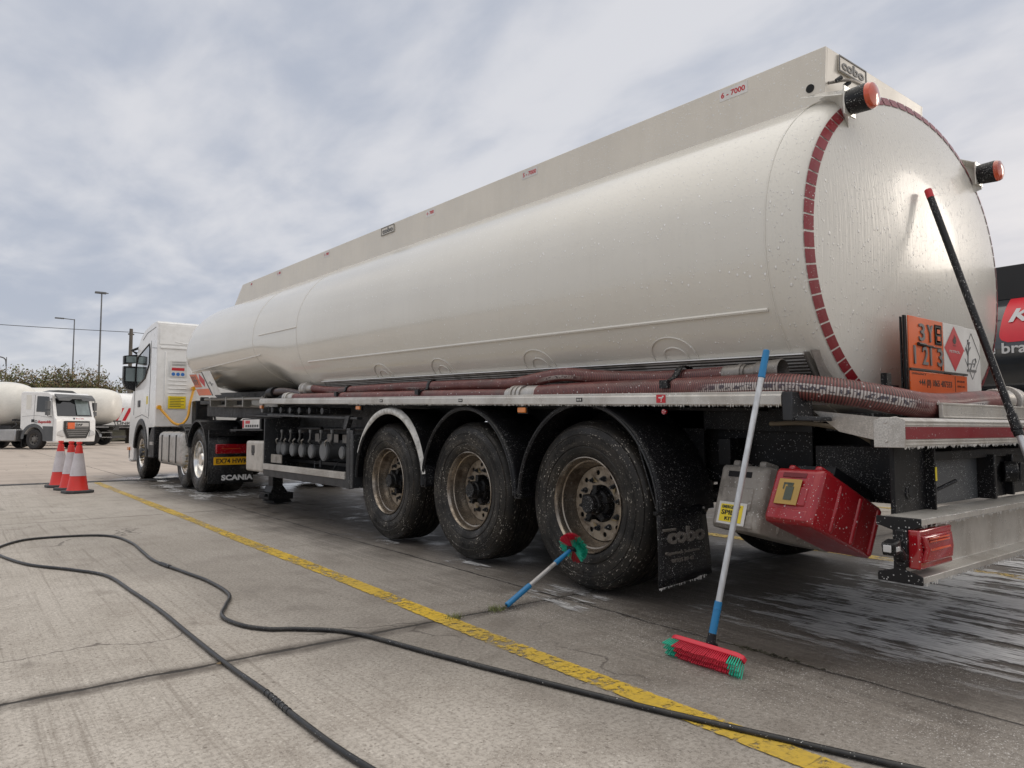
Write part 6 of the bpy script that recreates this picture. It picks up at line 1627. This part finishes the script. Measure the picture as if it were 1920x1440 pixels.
bl_ = [(-1.5, 71, 4.5, 5.2, BR, 8500, .3, 'leafy brown green bush furthest left behind the tank trailer'),
       (2.4, 70, 4.4, 5.4, BR, 8500, .3, 'brown bush at the left edge under the curved lamp'),
       (5.0, 69.5, 4.2, 5.9, GN, 10500, .3, 'dense olive green bush left of the lamp posts'),
       (7.2, 70.5, 4.0, 6.3, BR, 7000, .8, 'twiggy brown bush with wispy top by the first lamp post'),
       (9.4, 70, 3.8, 5.9, BR, 8500, .5, 'rusty brown bush between the two tall lamp posts'),
       (11.6, 71, 3.6, 5.0, ['leaf brown'], 500, 1.0, 'bare twiggy thicket right of the tallest lamp post'),
       (13.0, 68, 3.4, 6.8, GN, 3200, .9, 'thin bush with yellow green leaves behind the cab mirror'),
       (15.6, 70, 4.0, 5.6, ['leaf brown'], 700, 1.0, 'bare brown thicket seen beside the tanker cab')]
for i, (x, y, w_, h, mt, lv, br_, lb) in enumerate(bl_): bush(x, y, w_, h, 40 + i, mt, lb, lv, br_)
b = MB(); b.grid([[(x, 66 + yy, .05 + (1.5 if 1 <= j <= 2 else 0) + .3 * noise.noise(Vector((x * .3, yy, 0)))) for x in range(-60, 80, 3)] for j, yy in enumerate((0, 3, 8, 40))])
tag(b.build('grass_bank', 'moss', None, smooth=60), kind='structure')

# ---------------------------------------------------------------- pieces that stand apart become parts of their own
def split_pieces(names, margin=.004):
    by_mesh = {}
    for o in list(bpy.data.objects):
        if o.type == 'MESH' and o.name.split('.')[0] in names: by_mesh.setdefault(o.data, []).append(o)
    for me, users in by_mesh.items():
        bm = bmesh.new(); bm.from_mesh(me); bm.verts.ensure_lookup_table()
        lab = [-1] * len(bm.verts); boxes = []
        for v in bm.verts:
            if lab[v.index] >= 0: continue
            k = len(boxes); st = [v]; lab[v.index] = k; lo = v.co.copy(); hi = v.co.copy()
            while st:
                a = st.pop()
                for i in range(3): lo[i] = min(lo[i], a.co[i]); hi[i] = max(hi[i], a.co[i])
                for e in a.link_edges:
                    c = e.other_vert(a)
                    if lab[c.index] < 0: lab[c.index] = k; st.append(c)
            boxes.append((lo, hi))
        par = list(range(len(boxes)))
        def find(i):
            while par[i] != i: i = par[i]
            return i
        for i in range(len(boxes)):
            for j in range(i):
                if all(boxes[i][0][k] - margin <= boxes[j][1][k] and boxes[j][0][k] - margin <= boxes[i][1][k] for k in range(3)): par[find(i)] = find(j)
        roots = sorted({find(i) for i in range(len(boxes))})
        if len(roots) > 1:
            parts = []
            for r in roots:
                b2 = bm.copy(); b2.verts.ensure_lookup_table()
                bmesh.ops.delete(b2, geom=[v for v in b2.verts if find(lab[v.index]) != r], context='VERTS')
                m2 = bpy.data.meshes.new(me.name); b2.to_mesh(m2); b2.free()
                for mt in me.materials: 
                    if len(m2.materials) < len(me.materials): m2.materials.append(mt)
                parts.append(m2)
            for o in users:
                o.data = parts[0]
                for m2 in parts[1:]:
                    c = o.copy(); c.data = m2; col.objects.link(c)
        bm.free()
split_pieces({'cross_member', 'weld_bead', 'hub_rib', 'plate_frame', 'air_spring', 'wheel_nut', 'vent_hole', 'coiled_line', 'mirror_glass', 'underside_panel',
              'inner_side_panel', 'brake_pipe', 'manifold', 'rear_plate', 'nose_pipe', 'panel_gap', 'grille_bar', 'red_stripe', 'outline_lens', 'valve_label', 'bar_carrier'})
